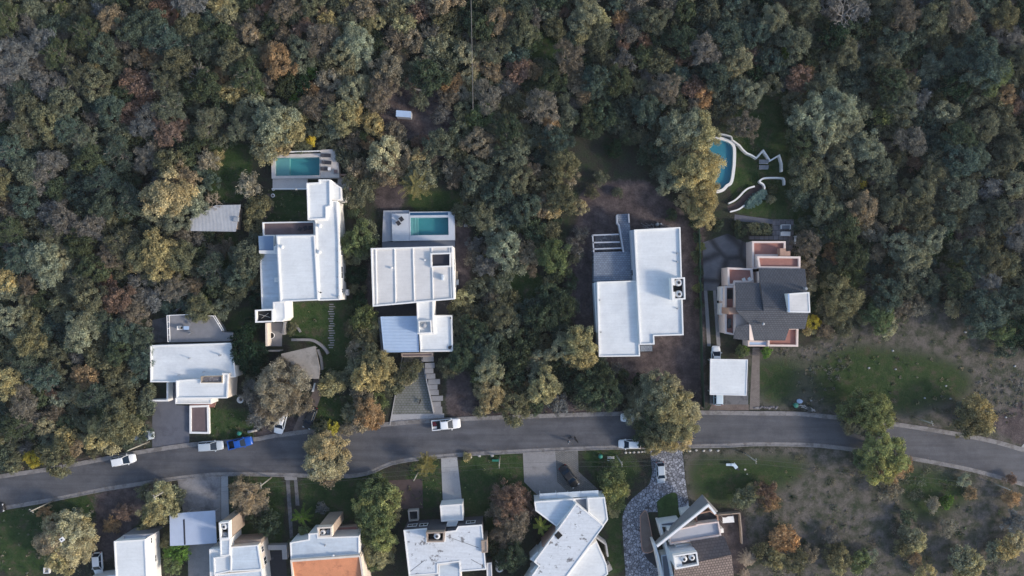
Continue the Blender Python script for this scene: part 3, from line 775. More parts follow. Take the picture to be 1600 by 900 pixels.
# pool beside B
def ringbox(par, name, out, inn, z0, z1, m):
    # outer rectangle with a rectangular hole, corner for corner
    return ring(MB(), out, inn, z0, z1).build(name, m, par)
PB = house('rectangular turquoise pool in a pale deck at the top of the long white house', 465, 262, 'swimming_pool', 'pool')
wq = P2([(430, 246.5), (499.5, 245.5), (499.5, 274), (430.5, 275)], 1.3)
oq = P2([(423.5, 241.5), (500.5, 239.5), (500.5, 278), (424.5, 279)], 1.4)
ringbox(PB, 'coping', oq, wq, 0, 1.4, 'pool_deck')
MB().prism(wq, .1, .15).build('basin', 'water_tile', PB)
sh = P2([(430.3, 246.8), (451, 246.4), (451, 274.5), (430.7, 274.9)], 1.3); MB().prism(sh, .15, .8).build('step', 'water_tile_shallow', PB)
MB().poly([(*p, 1.25) for p in wq]).build('water', 'water', PB)
MB().prism(P2([(501, 234), (527.5, 233), (530, 277.5), (501, 277.8)], 1.4), 0, 1.4).build('deck', 'pool_deck', PB)
MB().prism(P2([(426, 279.2), (480, 278.5), (480, 294), (426, 294.5)], .5), 0, .5).build('lower_deck', 'pool_deck', PB)
MB().ribbon(P2([(424.5, 295), (480, 294.8)], .65), .22, 0, .65).build('edge_wall', 'white_wall', PB)
MB().ribbon(P2([(430.5, 237.5), (500, 235.5)], 1.9), .12, 1.0, 1.9).build('fence_rail', 'white_paint', PB)
lounger(510.3, 243.4, 1.4, math.pi, 'uppermost of the three dark sun loungers beside the rectangular turquoise pool', 'dark loungers beside the turquoise pool')
lounger(511.2, 254.5, 1.4, math.pi - .05, 'middle one of the three dark sun loungers beside the rectangular turquoise pool', 'dark loungers beside the turquoise pool')
lounger(510, 264.5, 1.4, math.pi - .03, 'lowest sun lounger beside the turquoise pool, partly under a white towel', 'dark loungers beside the turquoise pool')
c = W(515.5, 264.5, 1.4); single(MB().box((c.x, c.y, 1.84), (.55, .6, .05), 0, .05), 'towel', 'cloth_white', 'white towel on the lowest dark lounger by the turquoise pool', 'towel')
c = W(525, 268.5, 1.4); pl = thing('planter_box', 'square grey planter box at the corner of the loungers deck', 'planter', (c.x, c.y, 1.4))
MB().box((c.x, c.y, 1.6), (.7, .7, .4)).build('pot', 'grey_wall', pl); MB().box((c.x, c.y, 1.81), (.55, .55, .04)).build('soil', 'deck_brown', pl)
lowwall('garden_wall', 'narrow brick-red wall at the right edge of the deck beside the long house', [(530, 273), (545.5, 273), (546, 306)], .28, .9, 'salmon')
for x, y, r, lb in ((427.5, 306, .38, 'round white planter on the dark ground left of the long house'), (428, 296.5, .25, 'small white planter at the corner of the lower pool deck')):
    c = W(x, y, 0); o = thing('planter', lb, 'planter', (c.x, c.y, 0)); MB().lathe((c.x, c.y, 0), [(r * .7, 0), (r, .4), (r * .8, .42)], 14).build('pot', 'cloth_white', o, True); MB().lathe((c.x, c.y, .42), [(r * .6, 0), (r * .5, .02)], 12).build('soil', 'deck_brown', o)

# C  house with ribbed cream roof and blue garage roof
C_ = house('house with ribbed cream roof above a light blue garage roof', 645, 470)
cr = [(579.5, 388), (707, 384.5), (710, 467.5), (582.5, 479)]
t = block(C_, cr, 5.6, 'white_wall', 'cream_roof', 'white_wall', .3, .22)
window(C_, t, 1, .35, 2.2, 1.4, 3.6); window(C_, t, 1, .7, 1.6, 1.4, 3.6)
def lerp2(a, b, f): return (a[0] + (b[0] - a[0]) * f, a[1] + (b[1] - a[1]) * f)
for f0, f1, s0, s1 in ((.058, .05, 0, 1), (.29, .28, 0, 1), (.515, .51, 0, 1), (.745, .74, .28, 1), (.745, .74, 0, .1), (.965, .965, 0, 1)):
    a = lerp2(cr[0], cr[1], f0); b = lerp2(cr[3], cr[2], f1)
    MB().ribbon(P2([lerp2(a, b, s0), lerp2(a, b, s1)], 5.5), .16, 5.3, 5.48).build('roof_rib', 'white_wall', C_)
nk = P2([(672.5, 395.5), (704.5, 394.5), (704.5, 417), (673, 418)], 5.9); ring(MB(), nk, inset(nk, .25), 5.3, 5.9).build('light_well_rim', 'white_wall', C_)
MB().prism(inset(nk, .2), 5.31, 5.34).build('light_well', 'dark_fabric', C_)
c = W(691.5, 433.5, 5.9); MB().box((c.x, c.y, 5.7), (.35, 1.0, .9)).build('chimney', 'bluewhite_roof', C_)
c = W(612, 419, 5.5); MB().box((c.x, c.y, 5.55), (.25, .3, .55)).build('chimney', 'white_wall', C_); c = W(664, 406.5, 5.5); MB().box((c.x, c.y, 5.5), (.25, .25, .45)).build('chimney', 'white_wall', C_)
block(C_, [(651, 472), (677, 469.5), (677, 492), (678.5, 521), (652.5, 522)], 4.6, 'white_wall', 'white_roof')
nook(C_, [(654, 501.5), (673, 501), (674, 520), (654.5, 521)], 5.0, .7, floor='grey_wall', pw=.12, z0=4.3)
tank(662, 508.5, 4.9, .5, .6, 'grey round water tank in the nook between the blue and white garage roofs', m='tank_grey')
block(C_, [(594.7, 495), (652.2, 494), (654.5, 549.5), (600, 550.5)], 3.1, 'grey_wall', 'corrugated_blue', 'skyblue_sheet', .05, .1)
block(C_, [(678.5, 493), (706, 493), (707.5, 549), (657, 549.7), (655.3, 522.5), (679, 521.5)], 3.3, 'white_wall', 'white_roof')
vent(C_, 704, 497, 3.2, .1, .15, 'tank_hole'); vent(C_, 705, 541, 3.2, .1, .15, 'tank_hole'); vent(C_, 702.5, 543, 3.1, .2, .1, 'tank_hole')
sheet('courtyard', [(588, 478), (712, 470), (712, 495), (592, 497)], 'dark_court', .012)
block(C_, [(627, 552), (676, 551), (676, 557), (628, 558)], 2.2, 'tan_wall', 'deck_brown', 'tan_wall', .05)
block(C_, [(590.5, 496), (594.3, 495.5), (599.5, 549), (596, 549)], 1.4, 'concrete', 'concrete', 'concrete', .05)
PC = house('green-blue pool in a white deck above the ribbed cream roof', 655, 352, 'swimming_pool', 'pool')
lo = P2([(599, 329), (639, 328.5), (639, 333), (612, 334), (612.5, 376.5), (597, 378)], .8); MB().prism(lo, 0, .8).build('lower_deck', 'grey_sheet', PC)
oq = P2([(639.5, 331), (710, 330.5), (710.5, 375), (640, 376)], 1.5); wq = P2([(641, 340), (700.5, 339.5), (701, 367), (641.5, 367.8)], 1.5)
ringbox(PC, 'coping', oq, wq, 0, 1.5, 'white_deck'); MB().prism(wq, .1, .15).build('basin', 'water_tile', PC)
for k in range(3):
    MB().prism(P2([(641.2, 340), (644 + 4.3 * k, 340), (644.4 + 4.3 * k, 367.5), (641.6, 367.7)], 1.5), .16 + .0 * k, 1.15 - .3 * k).build('step', 'water_tile_shallow', PC)
MB().poly([(*p, 1.42) for p in wq]).build('water', 'water', PC)
MB().prism(P2([(640.5, 332.3), (700, 331.6), (700, 336), (640.8, 336.6)], 1.512), 1.4, 1.512).build('trough', 'water_tile_deep', PC)
MB().prism(P2([(612, 334), (639.2, 333.6), (639.8, 376.2), (613, 376.6)], 1.45), 0, 1.45).build('deck', 'white_deck', PC)
MB().prism(P2([(597, 378.3), (710.5, 375.6), (710.5, 386), (597, 388)], .7), 0, .7).build('walkway', 'slate_grey', PC)
for (x, y, r, lb) in ((628, 343, -.95, 'upper dark chair on the white deck beside the green-blue pool'), (623.3, 349.3, -.95, 'lower dark chair on the white deck beside the green-blue pool')):
    chair(x, y, 1.45, r, lb, 'dark chairs on the white pool deck', 'dark_fabric', .72)
B2 = house('long pale bench on the bare strip right of the ribbed cream roof', 714.5, 435, 'bench', 'bench')
c = W(714, 431, .4); MB().box((c.x, c.y, .42), (.35, 1.7, .08)).build('seat', 'pale_timber', B2); c2 = W(714.7, 441, .4); MB().box((c2.x, c2.y, .42), (.45, 1.0, .08)).build('seat', 'cloth_white', B2)
for yy in (426, 436, 445): c = W(714.3, yy, 0); MB().box((c.x, c.y, .19), (.3, .1, .38)).build('leg', 'pale_timber', B2)
c = W(728, 353, 0); o = thing('garden_lamp', 'small white box lamp on the ground right of the green-blue pool', 'lamp', (c.x, c.y, 0)); MB().box((c.x, c.y, .3), (.5, .35, .6)).build('body', 'cloth_white', o); MB().box((c.x, c.y, .63), (.6, .45, .06)).build('cap', 'grey_sheet', o)
# stairs beside paver drive
xs = [(662, 557.5, 11), (666, 566.3, 14), (665.5, 574.8, 12), (668, 583, 12), (669.5, 591, 16), (671, 600, 12), (672.5, 608.5, 12), (674, 617, 15), (678, 618.5, 18), (677.5, 627, 14), (679.5, 636, 14)]
xs = [(663.5, 561, 17), (667, 571, 15), (667, 579.5, 13), (669, 588, 14), (672, 596.5, 18.5), (672, 605, 14.5), (674, 613.5, 14.5), (677, 622.5, 18), (677.8, 631.5, 14), (679.5, 641, 14.5), (669, 560, 0)]
for k, (x, y, w_) in enumerate(xs[:10]):
    h = .15 + .12 * (10 - k); c = W(x + w_ / 2 - 3, y, h)
    single(MB().box((c.x, c.y, h - .07), (w_ * S, .95 if k < 9 else 1.3, .14), .03).box((c.x, c.y, (h - .14) / 2), (w_ * S * .7, .7, h - .145)), 'step_slab', 'concrete', 'pale concrete step of the stair rising beside the grassy paver driveway', 'step', 'steps beside the grassy paver driveway')
lowwall('garden_wall', 'thin pale wall between the grassy paver driveway and its steps', [(658, 556), (677.5, 645)], .18, .8, 'light_concrete')
lowwall('garden_wall', 'thin kerb wall along the left side of the grassy paver driveway', [(629, 556), (609, 664)], .15, .2, 'light_concrete')

# D  large white house with two tanks
D_ = house('large white flat-roofed house on bare brown earth', 1000, 450)
t = block(D_, [(991, 359), (1063, 355), (1068, 523.5), (1022, 525), (1022.7, 538), (1000, 538.7), (995, 439)], 4.6, ph=.3)
t2 = block(D_, [(933, 440.5), (995, 438.5), (1000, 556.5), (936, 557.5)], 4.1, ph=.3)
MB().prism(P2([(985, 360), (991, 359), (995, 438), (990, 438)], 4.0), 0, 4.0).build('side_wall', 'grey_sheet', D_)
c = W(990, 420, 3); MB().box((c.x - .25, c.y, 3.0), (.1, 2.4, 1.2)).build('window', 'window_glass', D_); c = W(989, 385, 3); MB().box((c.x - .1, c.y, 3.0), (.1, 2.0, 1.2)).build('window', 'window_glass', D_)
block(D_, [(928, 442), (933, 441.5), (935.5, 520), (932, 520)], 3.0, 'bluewhite_roof', 'bluewhite_roof', 'white_wall', .1)
for (x, y) in ((1058, 396), (1058, 409), (1058.5, 482)): vent(D_, x, y, 4.5, .12, .15)
for (x, y) in ((937, 469), (939, 519)): vent(D_, x, y, 4.0, .1, .12)
MB().prism(P2([(927.7, 394.4), (988, 392), (994.5, 437.5), (928, 440)], 2.6), 0, 2.6).build('roof_terrace', 'paved_terrace', D_)
MB().prism(P2([(963.7, 335), (983, 334), (983.7, 348.6), (988.5, 392), (974, 393.5), (967, 352), (964.5, 350)], 2.4), 2.0, 2.4, True).build('walkway', 'paved_terrace', D_)
MB().ribbon(P2([(965, 349), (967.5, 352), (974.5, 394)], 3.0), .25, 2.0, 3.0).build('walkway_wall', 'grey_sheet', D_)
MB().ribbon(P2([(964, 336), (964.5, 350)], 3.0), .2, 2.0, 3.0).build('walkway_wall', 'grey_sheet', D_); MB().ribbon(P2([(982.5, 334), (983.2, 348)], 3.0), .2, 2.0, 3.0).build('walkway_wall', 'grey_sheet', D_)
block(D_, [(1000, 539), (1020, 538.7), (1020, 549.5), (1000, 550)], .4, 'grey_wall', 'paved_terrace', 'grey_sheet', .02)
PG = house('grey open beam pergola beside the large white house', 948, 380, 'pergola', 'pergola')
for a, b in (((925.5, 367.5), (967, 366)), ((926, 379), (968.5, 378)), ((927, 389), (971, 387.5)), ((926, 367), (928, 394))):
    MB().ribbon(P2([a, b], 2.7), .24, 2.45, 2.7).build('beam', 'grey_sheet', PG)
for x, y in ((926.5, 368), (927.5, 392)): p = W(x, y, 2.4); MB().box((p.x, p.y, 1.22), (.25, .25, 2.44)).build('post', 'grey_sheet', PG)
sheet('patio', [(930, 368), (966, 367), (972, 391), (930, 392)], 'rubble', .012)
nook(D_, [(1049, 434.5), (1070, 433.5), (1071, 467.5), (1050.7, 468.5)], 6.4, 1.1)
MB().prism(P2([(1050.5, 436), (1054, 436), (1054.8, 446), (1050.8, 446)], 6.35), 5.4, 6.35).build('ledge', 'white_wall', D_)
MB().prism(P2([(1050.8, 456), (1054.9, 456), (1055.2, 467), (1051.2, 467)], 6.35), 5.4, 6.35).build('ledge', 'white_wall', D_)
tank(1060.8, 441.6, 6.25, .66, .85, 'upper of the two white round tanks on the large white house', 'tanks on the large white house')
tank(1061.5, 459.6, 6.25, .66, .85, 'lower of the two white round tanks on the large white house', 'tanks on the large white house')
# builder's rubbish above D
for x, y, r, lb in ((1026.2, 351, .3, 'larger pale drum among the scrap behind the large white house'), (1031.6, 350.5, .19, 'smaller pale drum among the scrap behind the large white house')):
    c = W(x, y, 0); o = thing('drum', lb, 'drum', (c.x, c.y, 0)); MB().lathe((c.x, c.y, 0), [(r, 0), (r * 1.04, .5), (r, .85), (r * .9, .88)], 14).build('body', 'grey_fabric', o, True); MB().lathe((c.x, c.y, .88), [(r * .85, 0), (r * .8, .03)], 14).build('lid', 'tank_grey', o)
rnd = random.Random(5)
mb = MB()
for k in range(26):
    x = rnd.uniform(1006, 1045); y = rnd.uniform(350.5, 357); c = W(x, y, 0); a = rnd.uniform(-.9, .3); l = rnd.uniform(.5, 1.6)
    mb.box((c.x, c.y, .1 + .02 * k), (l, .12, .08), a)
single(mb, 'scrap_pile', 'rubble', 'heap of loose boards and scrap behind the large white house', 'scrap pile')

# E  tiled house with pink terraces
E = house('house with dark grey tiled gables and pink terraces', 1200, 470)
body = P2([(1150, 446), (1187, 446), (1187, 424), (1248, 424), (1252, 510), (1232, 512), (1224, 528), (1180, 529), (1150, 522)], 5.0)
MB().prism(body, 0, 4.7).build('wall', 'pink_wall', E)
def roof(par, pz, th=.22, m='slate_tiles', nm='roof'): MB().slab([W(x, y, z) for x, y, z in pz], th).build(nm, m, par)
roof(E, [(1185.5, 419, 4.9), (1258, 420, 4.9), (1264, 486, 7.6), (1193, 480, 7.6)])
roof(E, [(1149.3, 441, 5.6), (1186, 442, 5.6), (1192.8, 480.2, 7.2), (1193, 486, 7.4), (1150, 485, 7.4)])
roof(E, [(1193, 480.3, 7.6), (1264, 486.3, 7.6), (1258, 514, 5.6), (1233, 514, 5.6), (1227, 532, 4.5), (1178, 532, 4.5), (1174, 509, 6.1), (1171, 506, 6.2), (1150, 485.5, 7.4), (1193, 486.3, 7.4)])
roof(E, [(1171, 506, 6.2), (1150, 511, 5.6), (1146, 529, 4.6), (1160, 531, 4.6), (1171, 532, 4.6)]); roof(E, [(1171, 506, 6.25), (1171, 532, 4.62), (1178, 532, 4.5), (1174.5, 510, 5.95)], .2, 'pink_wall', 'gable')
t = block(E, [(1231, 459), (1264.5, 456.6), (1266, 488.5), (1232, 487.8)], 8.2, 'white_wall', 'cream_roof', 'white_wall', .08)
MB().prism(P2([(1231, 459.3), (1233.5, 459.2), (1234.2, 487.5), (1232.2, 487.5)], 8.23), 8.1, 8.24, True).build('gutter', 'blue_metal', E)
c = W(1258, 451, 6.6); MB().tube((c.x, c.y, 5.6), (c.x, c.y, 7.2), .25).build('chimney', 'tank_grey', E); vent(E, 1192, 506, 6.9, .18, .3)
def terrace(pts, z, ph=.45, pw=.32): block(E, pts, z, 'pink_wall', 'pink_floor', 'pink_wall', ph, pw)
terrace([(1183, 400.4), (1250.6, 401), (1250.5, 419.6), (1186, 419)], 4.6)
terrace([(1175.5, 377), (1227.5, 377), (1227.5, 400), (1183, 400), (1183, 420), (1176, 420)], 3.4)
terrace([(1137, 418), (1175.5, 419.5), (1178, 441), (1149, 441), (1148, 446), (1137.5, 446)], 3.9)
terrace([(1200, 512), (1247.5, 512), (1247, 541.5), (1200, 541)], 3.6)
block(E, [(1169, 532.5), (1199.5, 533), (1199.5, 541), (1169, 541)], 3.2, 'pink_wall', 'skyblue_sheet', 'pink_wall', .1, .25)
for pts, z in (([(1219, 388), (1228, 388), (1228, 392.5), (1235, 392.5), (1235, 400), (1219, 400)], 4.4), ([(1138.5, 481), (1156.5, 481), (1156.5, 491), (1138.5, 491)], 6.3)):
    q_ = P2(pts, z); MB().prism(q_, 0, z).build('chimney', 'salmon', E)
t = block(E, [(1133, 447), (1149, 447), (1149, 524), (1133, 521)], 3.9, 'pink_wall', 'pink_floor', 'pink_wall', .5, .3)
MB().prism(P2([(1137, 452), (1145, 452), (1145, 467), (1137, 467)], 3.7), 3.3, 3.7).build('skylight', 'window_glass', E); MB().prism(P2([(1137, 498), (1143, 498), (1143, 513), (1137, 513)], 3.7), 3.3, 3.7).build('skylight', 'window_glass', E)
block(E, [(1127, 448), (1132.5, 448), (1132.5, 470), (1127, 470)], 2.6, 'white_wall', 'bluewhite_roof', 'white_wall', .1); block(E, [(1126, 474), (1132.5, 474), (1132.5, 492), (1126, 492)], 2.2, 'white_wall', 'white_roof', 'white_wall', .1)
chair(1161, 437, 3.1, .4, 'white chair in the corner of the left pink terrace', None, 'cloth_white', .6); chair(1170, 436, 3.1, 2.4, 'white chair right of the corner chair on the left pink terrace', None, 'cloth_white', .6)
CE = house('white square carport roof over two white cars', 1139, 589, 'carport', 'carport')
q_ = P2([(1110, 561), (1168, 562), (1166, 618), (1109.5, 616.5)], 2.8); MB().prism(q_, 2.62, 2.8, True).build('roof', 'white_roof', CE)
ring(MB(), inset(q_, -.04), inset(q_, .1), 2.55, 2.88).build('fascia', 'white_paint', CE)
for p in inset(q_, .4): MB().tube((p.x, p.y, 0), (p.x, p.y, 2.6), .08).build('post', 'white_paint', CE)
# patio furniture: two long pale-framed benches with a table
for (x, y, w_, lb) in ((1226, 355, 14, 'grey-cushioned patio sofa with a white frame, the upper of the pair'), (1225.5, 366, 14, 'white patio bench below the cushioned sofa')):
    c = W(x, y, 0); o = thing('patio_bench', lb, 'patio bench', (c.x, c.y, 0))
    MB().box((c.x, c.y, .38), (w_ * S, .7, .12), 0, .05).build('seat', 'white_paint' if y > 360 else 'grey_fabric', o); MB().box((c.x, c.y + .38, .6), (w_ * S, .08, .5)).build('backrest', 'white_paint', o)
    for a in (-1, 1): MB().box((c.x + a * w_ * S / 2, c.y, .38), (.08, .8, .6)).build('armrest', 'white_paint', o)
    for a in (-1, 1): MB().box((c.x + a * (w_ * S / 2 - .15), c.y, .16), (.06, .5, .3)).build('leg', 'white_paint', o)
c = W(1241, 375, 0); o = thing('bench', 'narrow white bench standing upright beside the stone patio edge', 'bench', (c.x, c.y, 0)); MB().box((c.x, c.y, .42), (.4, 1.5, .07), -.1).build('seat', 'white_paint', o)
for a in (-.6, .6): MB().box((c.x, c.y + a, .19), (.35, .07, .38)).build('leg', 'white_paint', o)

# F  curved pool and garden walls
F = house('curved blue pool with white coping beside the zigzag wall', 1125, 255, 'swimming_pool', 'pool')
wp = P2(smooth([(1108, 222), (1118, 218.5), (1128, 219), (1138, 222.5), (1144.5, 229), (1145.5, 242), (1144.5, 262), (1141, 283), (1135, 288), (1128, 295), (1118, 296.5), (1108, 292), (1102, 260), (1108, 222)])[:-1], .6)
op = inset(wp, -.55)
ring(MB(), op, wp, 0, .62).build('coping', 'white_wall', F); MB().prism(wp, .02, .05).build('basin', 'water_tile_blue', F)
MB().poly([(*p, .5) for p in wp]).build('water', 'water', F)
mp_ = P2(smooth([(1124, 208.5), (1134, 210.5), (1143, 213.5), (1144, 219)]), 1.2); MB().ribbon(mp_, .18, 0, 1.2).build('rear_wall', 'white_wall', F)
lowwall('garden_wall', 'white zigzag wall running right from the curved pool', [(1145, 219), (1156, 227), (1161, 233.5), (1167, 239), (1175, 242.5), (1182, 247), (1193, 235), (1203.5, 251), (1218, 242.5), (1222, 256), (1222, 268)], .26, .9)
lowwall('garden_wall', 'white hook-shaped wall below the pair of garden loungers', [(1226, 289), (1225.5, 281), (1221, 278), (1197, 278), (1190, 280.5), (1187.5, 284), (1193, 288), (1195, 293), (1193.5, 299)], .28, .8, sm=True)
lowwall('garden_wall', 'upper of two white walls bordering the winding garden path', [(1179.5, 291), (1170, 294), (1163, 299), (1157, 305.5), (1149, 312.7), (1138.7, 318)], .28, .6, sm=True)
lowwall('garden_wall', 'lower of two white walls bordering the winding garden path', [(1163.5, 320.7), (1154.7, 327), (1141, 331)], .26, .6, sm=True)
lounger(1192, 253.2, 0, 0, 'upper pale lounger inside the zigzag wall', 'loungers inside the zigzag wall', 'grey_fabric', 1.6, .7, 'white_paint')
lounger(1192, 261.8, 0, 0, 'lower pale lounger inside the zigzag wall', 'loungers inside the zigzag wall', 'grey_fabric', 1.6, .7, 'white_paint')

# G  shed with corrugated roof, small box
G = house('corrugated metal-roofed shed half under trees', 336, 341, 'shed', 'shed')
MB().prism(P2([(302, 344), (338, 325), (371, 324), (367, 357), (302, 357)], 2.6), 0, 2.45).build('wall', 'tan_wall', G)
rf = P2([(297, 342.5), (336, 320.5), (375.5, 319.5), (369, 362), (299, 361)], 2.7)
MB().slab([(rf[0].x, rf[0].y, 2.9), (rf[1].x, rf[1].y, 2.5), (rf[2].x, rf[2].y, 2.5), (rf[3].x, rf[3].y, 2.9), (rf[4].x, rf[4].y, 2.9)], .08).build('roof', 'corrugated', G)
MB().prism(P2([(365, 339.5), (372, 339.5), (371.5, 346), (364.5, 346)], 3.1), 2.5, 3.1).build('chimney', 'tank_grey', G)
H_ = house('small box with a pale blue top alone in the forest clearing', 630.5, 178, 'storage_box', 'storage box')
q_ = [W(619.5, 172.3, 1.9), W(642, 174.2, 1.9), W(641.5, 183.2, 1.9), W(618.8, 181.6, 1.9)]
MB().prism([p.to_2d() for p in q_], 0, 1.75).build('body', 'grey_sheet', H_); MB().prism(inset([p.to_2d() for p in q_], -.04), 1.76, 1.9, True).build('lid', 'skyblue_sheet', H_)
o = house('pair of pale planks lying in the clearing above the pale blue box', 655, 139, 'timber_stack', 'timber'); c = W(655, 139, .3)
for k in range(4): MB().box((c.x + .2 * k, c.y - .14 * k, .12 + .1 * (k % 2)), (2.8 - .3 * k, .1, .1), -.15 - .02 * k).build('plank', 'dead_wood', o)

# ---- lower row of houses
I1 = house('plain white-roofed house at the bottom left of the photo', 210, 880)
t = block(I1, [(178, 846), (226.5, 843), (229.5, 908), (233, 960), (184, 962)], 5.0, 'white_wall', 'white_roof', 'white_wall', .12)
window(I1, t, 1, .12, 1.0, .5, 3.0); window(I1, t, 1, .62, 1.2, .5, 1.8); window(I1, t, 2, .3, 1.2, 1.0, 3.0)
block(I1, [(192, 836.5), (241, 834), (228, 841), (193, 845)], 4.0, 'grey_wall', 'grey_sheet', 'light_concrete', .2, .12); block(I1, [(140, 903), (181, 898), (182, 940), (142, 942)], 2.8, ph=.1)
I2 = house('blue-grey metal carport roof with a dark seam', 302, 825, 'carport', 'carport')
q_ = P2([(265, 804), (288, 801), (336, 797.6), (338.6, 848.6), (289, 852), (265.6, 853)], 2.9)
MB().prism(q_, 2.78, 2.9, True).build('roof', 'blue_carport' if 'blue_carport' in M else mat('blue_carport', (.44, .50, .62), .5, .05, .6).name, I2)
MB().prism(P2([(286, 812), (288.5, 811), (290, 851), (287.5, 851.3)], 2.93), 2.9, 2.93).build('gutter', 'dark_fabric', I2)
for p in inset(q_, .3): MB().tube((p.x, p.y, 0), (p.x, p.y, 2.78), .07).build('post', 'tank_grey', I2)
I3 = house('stepped white-roofed house with a tall narrow tank tower', 370, 865)
nook(I3, [(342, 817), (358, 815), (358.5, 842), (343.6, 843)], 7.0, 1.0, 'tan_wall')
tank(349.8, 823.5, 6.9, .55, .75, 'white round tank in the narrow tower beside the blue-grey carport'); tank(350.4, 836.5, 6.6, .5, .6, 'dark grey round tank in the narrow tower beside the blue-grey carport', m='tank_grey')
block(I3, [(343.6, 843.3), (359.5, 842.5), (359, 868), (344.6, 869)], 5.2, 'white_wall', 'bluewhite_roof', ph=.12)
t = block(I3, [(360, 855), (403, 851.5), (409, 890.6), (360, 893.4)], 4.8, 'cream_wall', 'bluewhite_roof', ph=.15); window(I3, t, 1, .3, 1.0, 1.1, 3.2); window(I3, t, 1, .8, 1.4, 1.3, 2.8)
block(I3, [(327, 858.5), (344.4, 857.5), (344.4, 869), (333, 871.5), (334, 935), (329, 935)], 3.8, 'white_wall', 'white_roof', ph=.1)
block(I3, [(333.5, 871.5), (358.5, 868.5), (359.5, 893), (334.5, 898)], 4.4, 'white_wall', 'white_roof', ph=.1)
block(I3, [(335, 898), (409, 891), (415, 950), (337, 955)], 4.0, 'white_wall', 'bluewhite_roof', ph=.15)
t = block(I3, [(365, 845.5), (408, 843), (409, 849), (367, 852)], 3.4, 'tan_wall', 'tan_wall', 'tan_wall', .05)
lowwall('garden_wall', 'pale wall top beside the dark court between two lower houses', [(418, 856), (444, 855.5), (445, 874)], .9, 1.2, 'light_concrete')
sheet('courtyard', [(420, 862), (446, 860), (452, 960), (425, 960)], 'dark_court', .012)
I4 = house('white and orange roofed house with a leaning-looking tan tank tower', 510, 860)
nook(I4, [(495.5, 824.5), (518, 823.3), (518.5, 838.3), (497.5, 839.5)], 8.4, 1.2, 'tan_wall', 'cream_wall')
tank(503.8, 833, 8.2, .5, .7, 'white round tank in the tall tan tower'); tank(512.8, 831.5, 7.9, .45, .6, 'dark grey round tank in the tall tan tower', m='tank_grey')
MB().prism(P2([(513, 808), (527, 806), (526, 810), (514, 811)], 5), 4.5, 5.0).build('wall_slot', 'tank_hole', I4) if False else None
block(I4, [(482, 834), (496, 833), (497, 840), (561, 837.8), (561.5, 866.7), (454.4, 874), (453, 848), (482, 843)], 4.6, 'white_wall', 'bluewhite_roof', ph=.12)
roof(I4, [(454.4, 877.5, 5.0), (562, 870, 5.0), (572, 945, 3.6), (461, 952, 3.6)], .2, 'terracotta'); MB().ribbon(P2([(453.5, 876.8), (562.5, 869)], 5.2), .35, 3, 5.2).build('parapet', 'cream_wall', I4)
MB().ribbon(P2([(455, 877), (462, 952)], 5.1), .3, 0, 5.1).build('wall', 'cream_wall', I4); MB().ribbon(P2([(562.5, 870), (573, 945)], 5.1), .35, 0, 5.1).build('wall', 'cream_wall', I4)
MB().ribbon(P2([(455, 951), (573, 944)], 4.0), .3, 0, 4.0).build('wall', 'cream_wall', I4)
block(I4, [(526, 823), (558, 821), (560, 837), (528, 838.5)], 1.0, 'tan_wall', 'pink_floor', 'tan_wall', .1)
vent(I4, 521, 868, 4.7, .2, .35, 'white_paint'); vent(I4, 507, 872, 4.7, .15, .3, 'salmon'); vent(I4, 508, 852, 4.6, .1, .3)
I5 = house('white-roofed house with square porch at the end of the straight driveway', 695, 850)
block(I5, [(687.5, 790), (722.5, 787.5), (724, 813), (689.5, 815)], 3.1, 'white_wall', 'white_roof', ph=.12)
block(I5, [(700, 815), (716, 813.5), (713, 822), (696, 823)], 3.0, ph=.05)
t = block(I5, [(630.7, 828.5), (667, 825.5), (667, 846.8), (694.5, 845.5), (694.5, 831), (712, 829), (716, 822.5), (753, 820), (759.5, 890), (719, 893), (717, 878), (684, 882), (684, 897), (639, 900)], 4.8, 'dark_wall' if 'dark_wall' in M else mat('dark_wall', (.075, .075, .09), .85, .1, 1.2).name, 'stained_roof', ph=.12)
window(I5, t, 0, .3, 1.6, 1.2, 2.6); window(I5, t, 0, .8, 1.4, 1.2, 2.8); window(I5, t, 6, .5, 1.6, 1.2, 3.0)
nook(I5, [(665.6, 832), (694.5, 831), (693.5, 846.7), (667, 847.3)], 6.8, 1.0, 'dark_wall', 'tan_wall'); tank(682.7, 838.3, 6.7, .6, .8, 'white round tank sunk in the square well of the porch house')
block(I5, [(684.5, 882.5), (716.5, 878.5), (719.5, 894), (720, 950), (686, 950)], 3.9, 'white_wall', 'bluewhite_roof', ph=.1); block(I5, [(639.5, 901), (684, 898), (685, 950), (644, 950)], 3.6, 'white_wall', 'dark_court', ph=.1)
block(I5, [(752, 845), (761, 844.5), (762, 863), (753, 864)], 5.2, 'tan_wall', 'tan_wall', 'tan_wall', .1); block(I5, [(760, 880), (768, 879), (770, 930), (762, 930)], 2.6, 'tan_wall', 'grey_sheet', ph=.1)
mb = MB()
for a, b in (((698, 838), (748, 856)), ((736, 874), (756, 885)), ((641, 893), (664, 875))):
    mb.ribbon(P2([a, lerp2(a, b, .5), b], 4.69), .07, 4.6, 4.70)
mb.build('roof_cable', 'tank_hole', I5)
tank(779.6, 875.5, 1.6, .75, 1.5, 'upper of two grey ring-topped tanks right of the porch house', 'ring-topped tanks beside the porch house'); tank(780.4, 889.5, 1.6, .75, 1.5, 'lower of two grey ring-topped tanks right of the porch house', 'ring-topped tanks beside the porch house')
o = house('open dark timber box beside the brown timber deck', 646, 805, 'compost_box', 'box')
q_ = P2([(637, 798), (653.5, 797), (654, 813.5), (639, 815)], 1.2); ring(MB(), q_, inset(q_, .2), 0, 1.2).build('frame', 'dead_wood', o); MB().prism(inset(q_, .18), 0, .5).build('contents', 'dark_court', o)
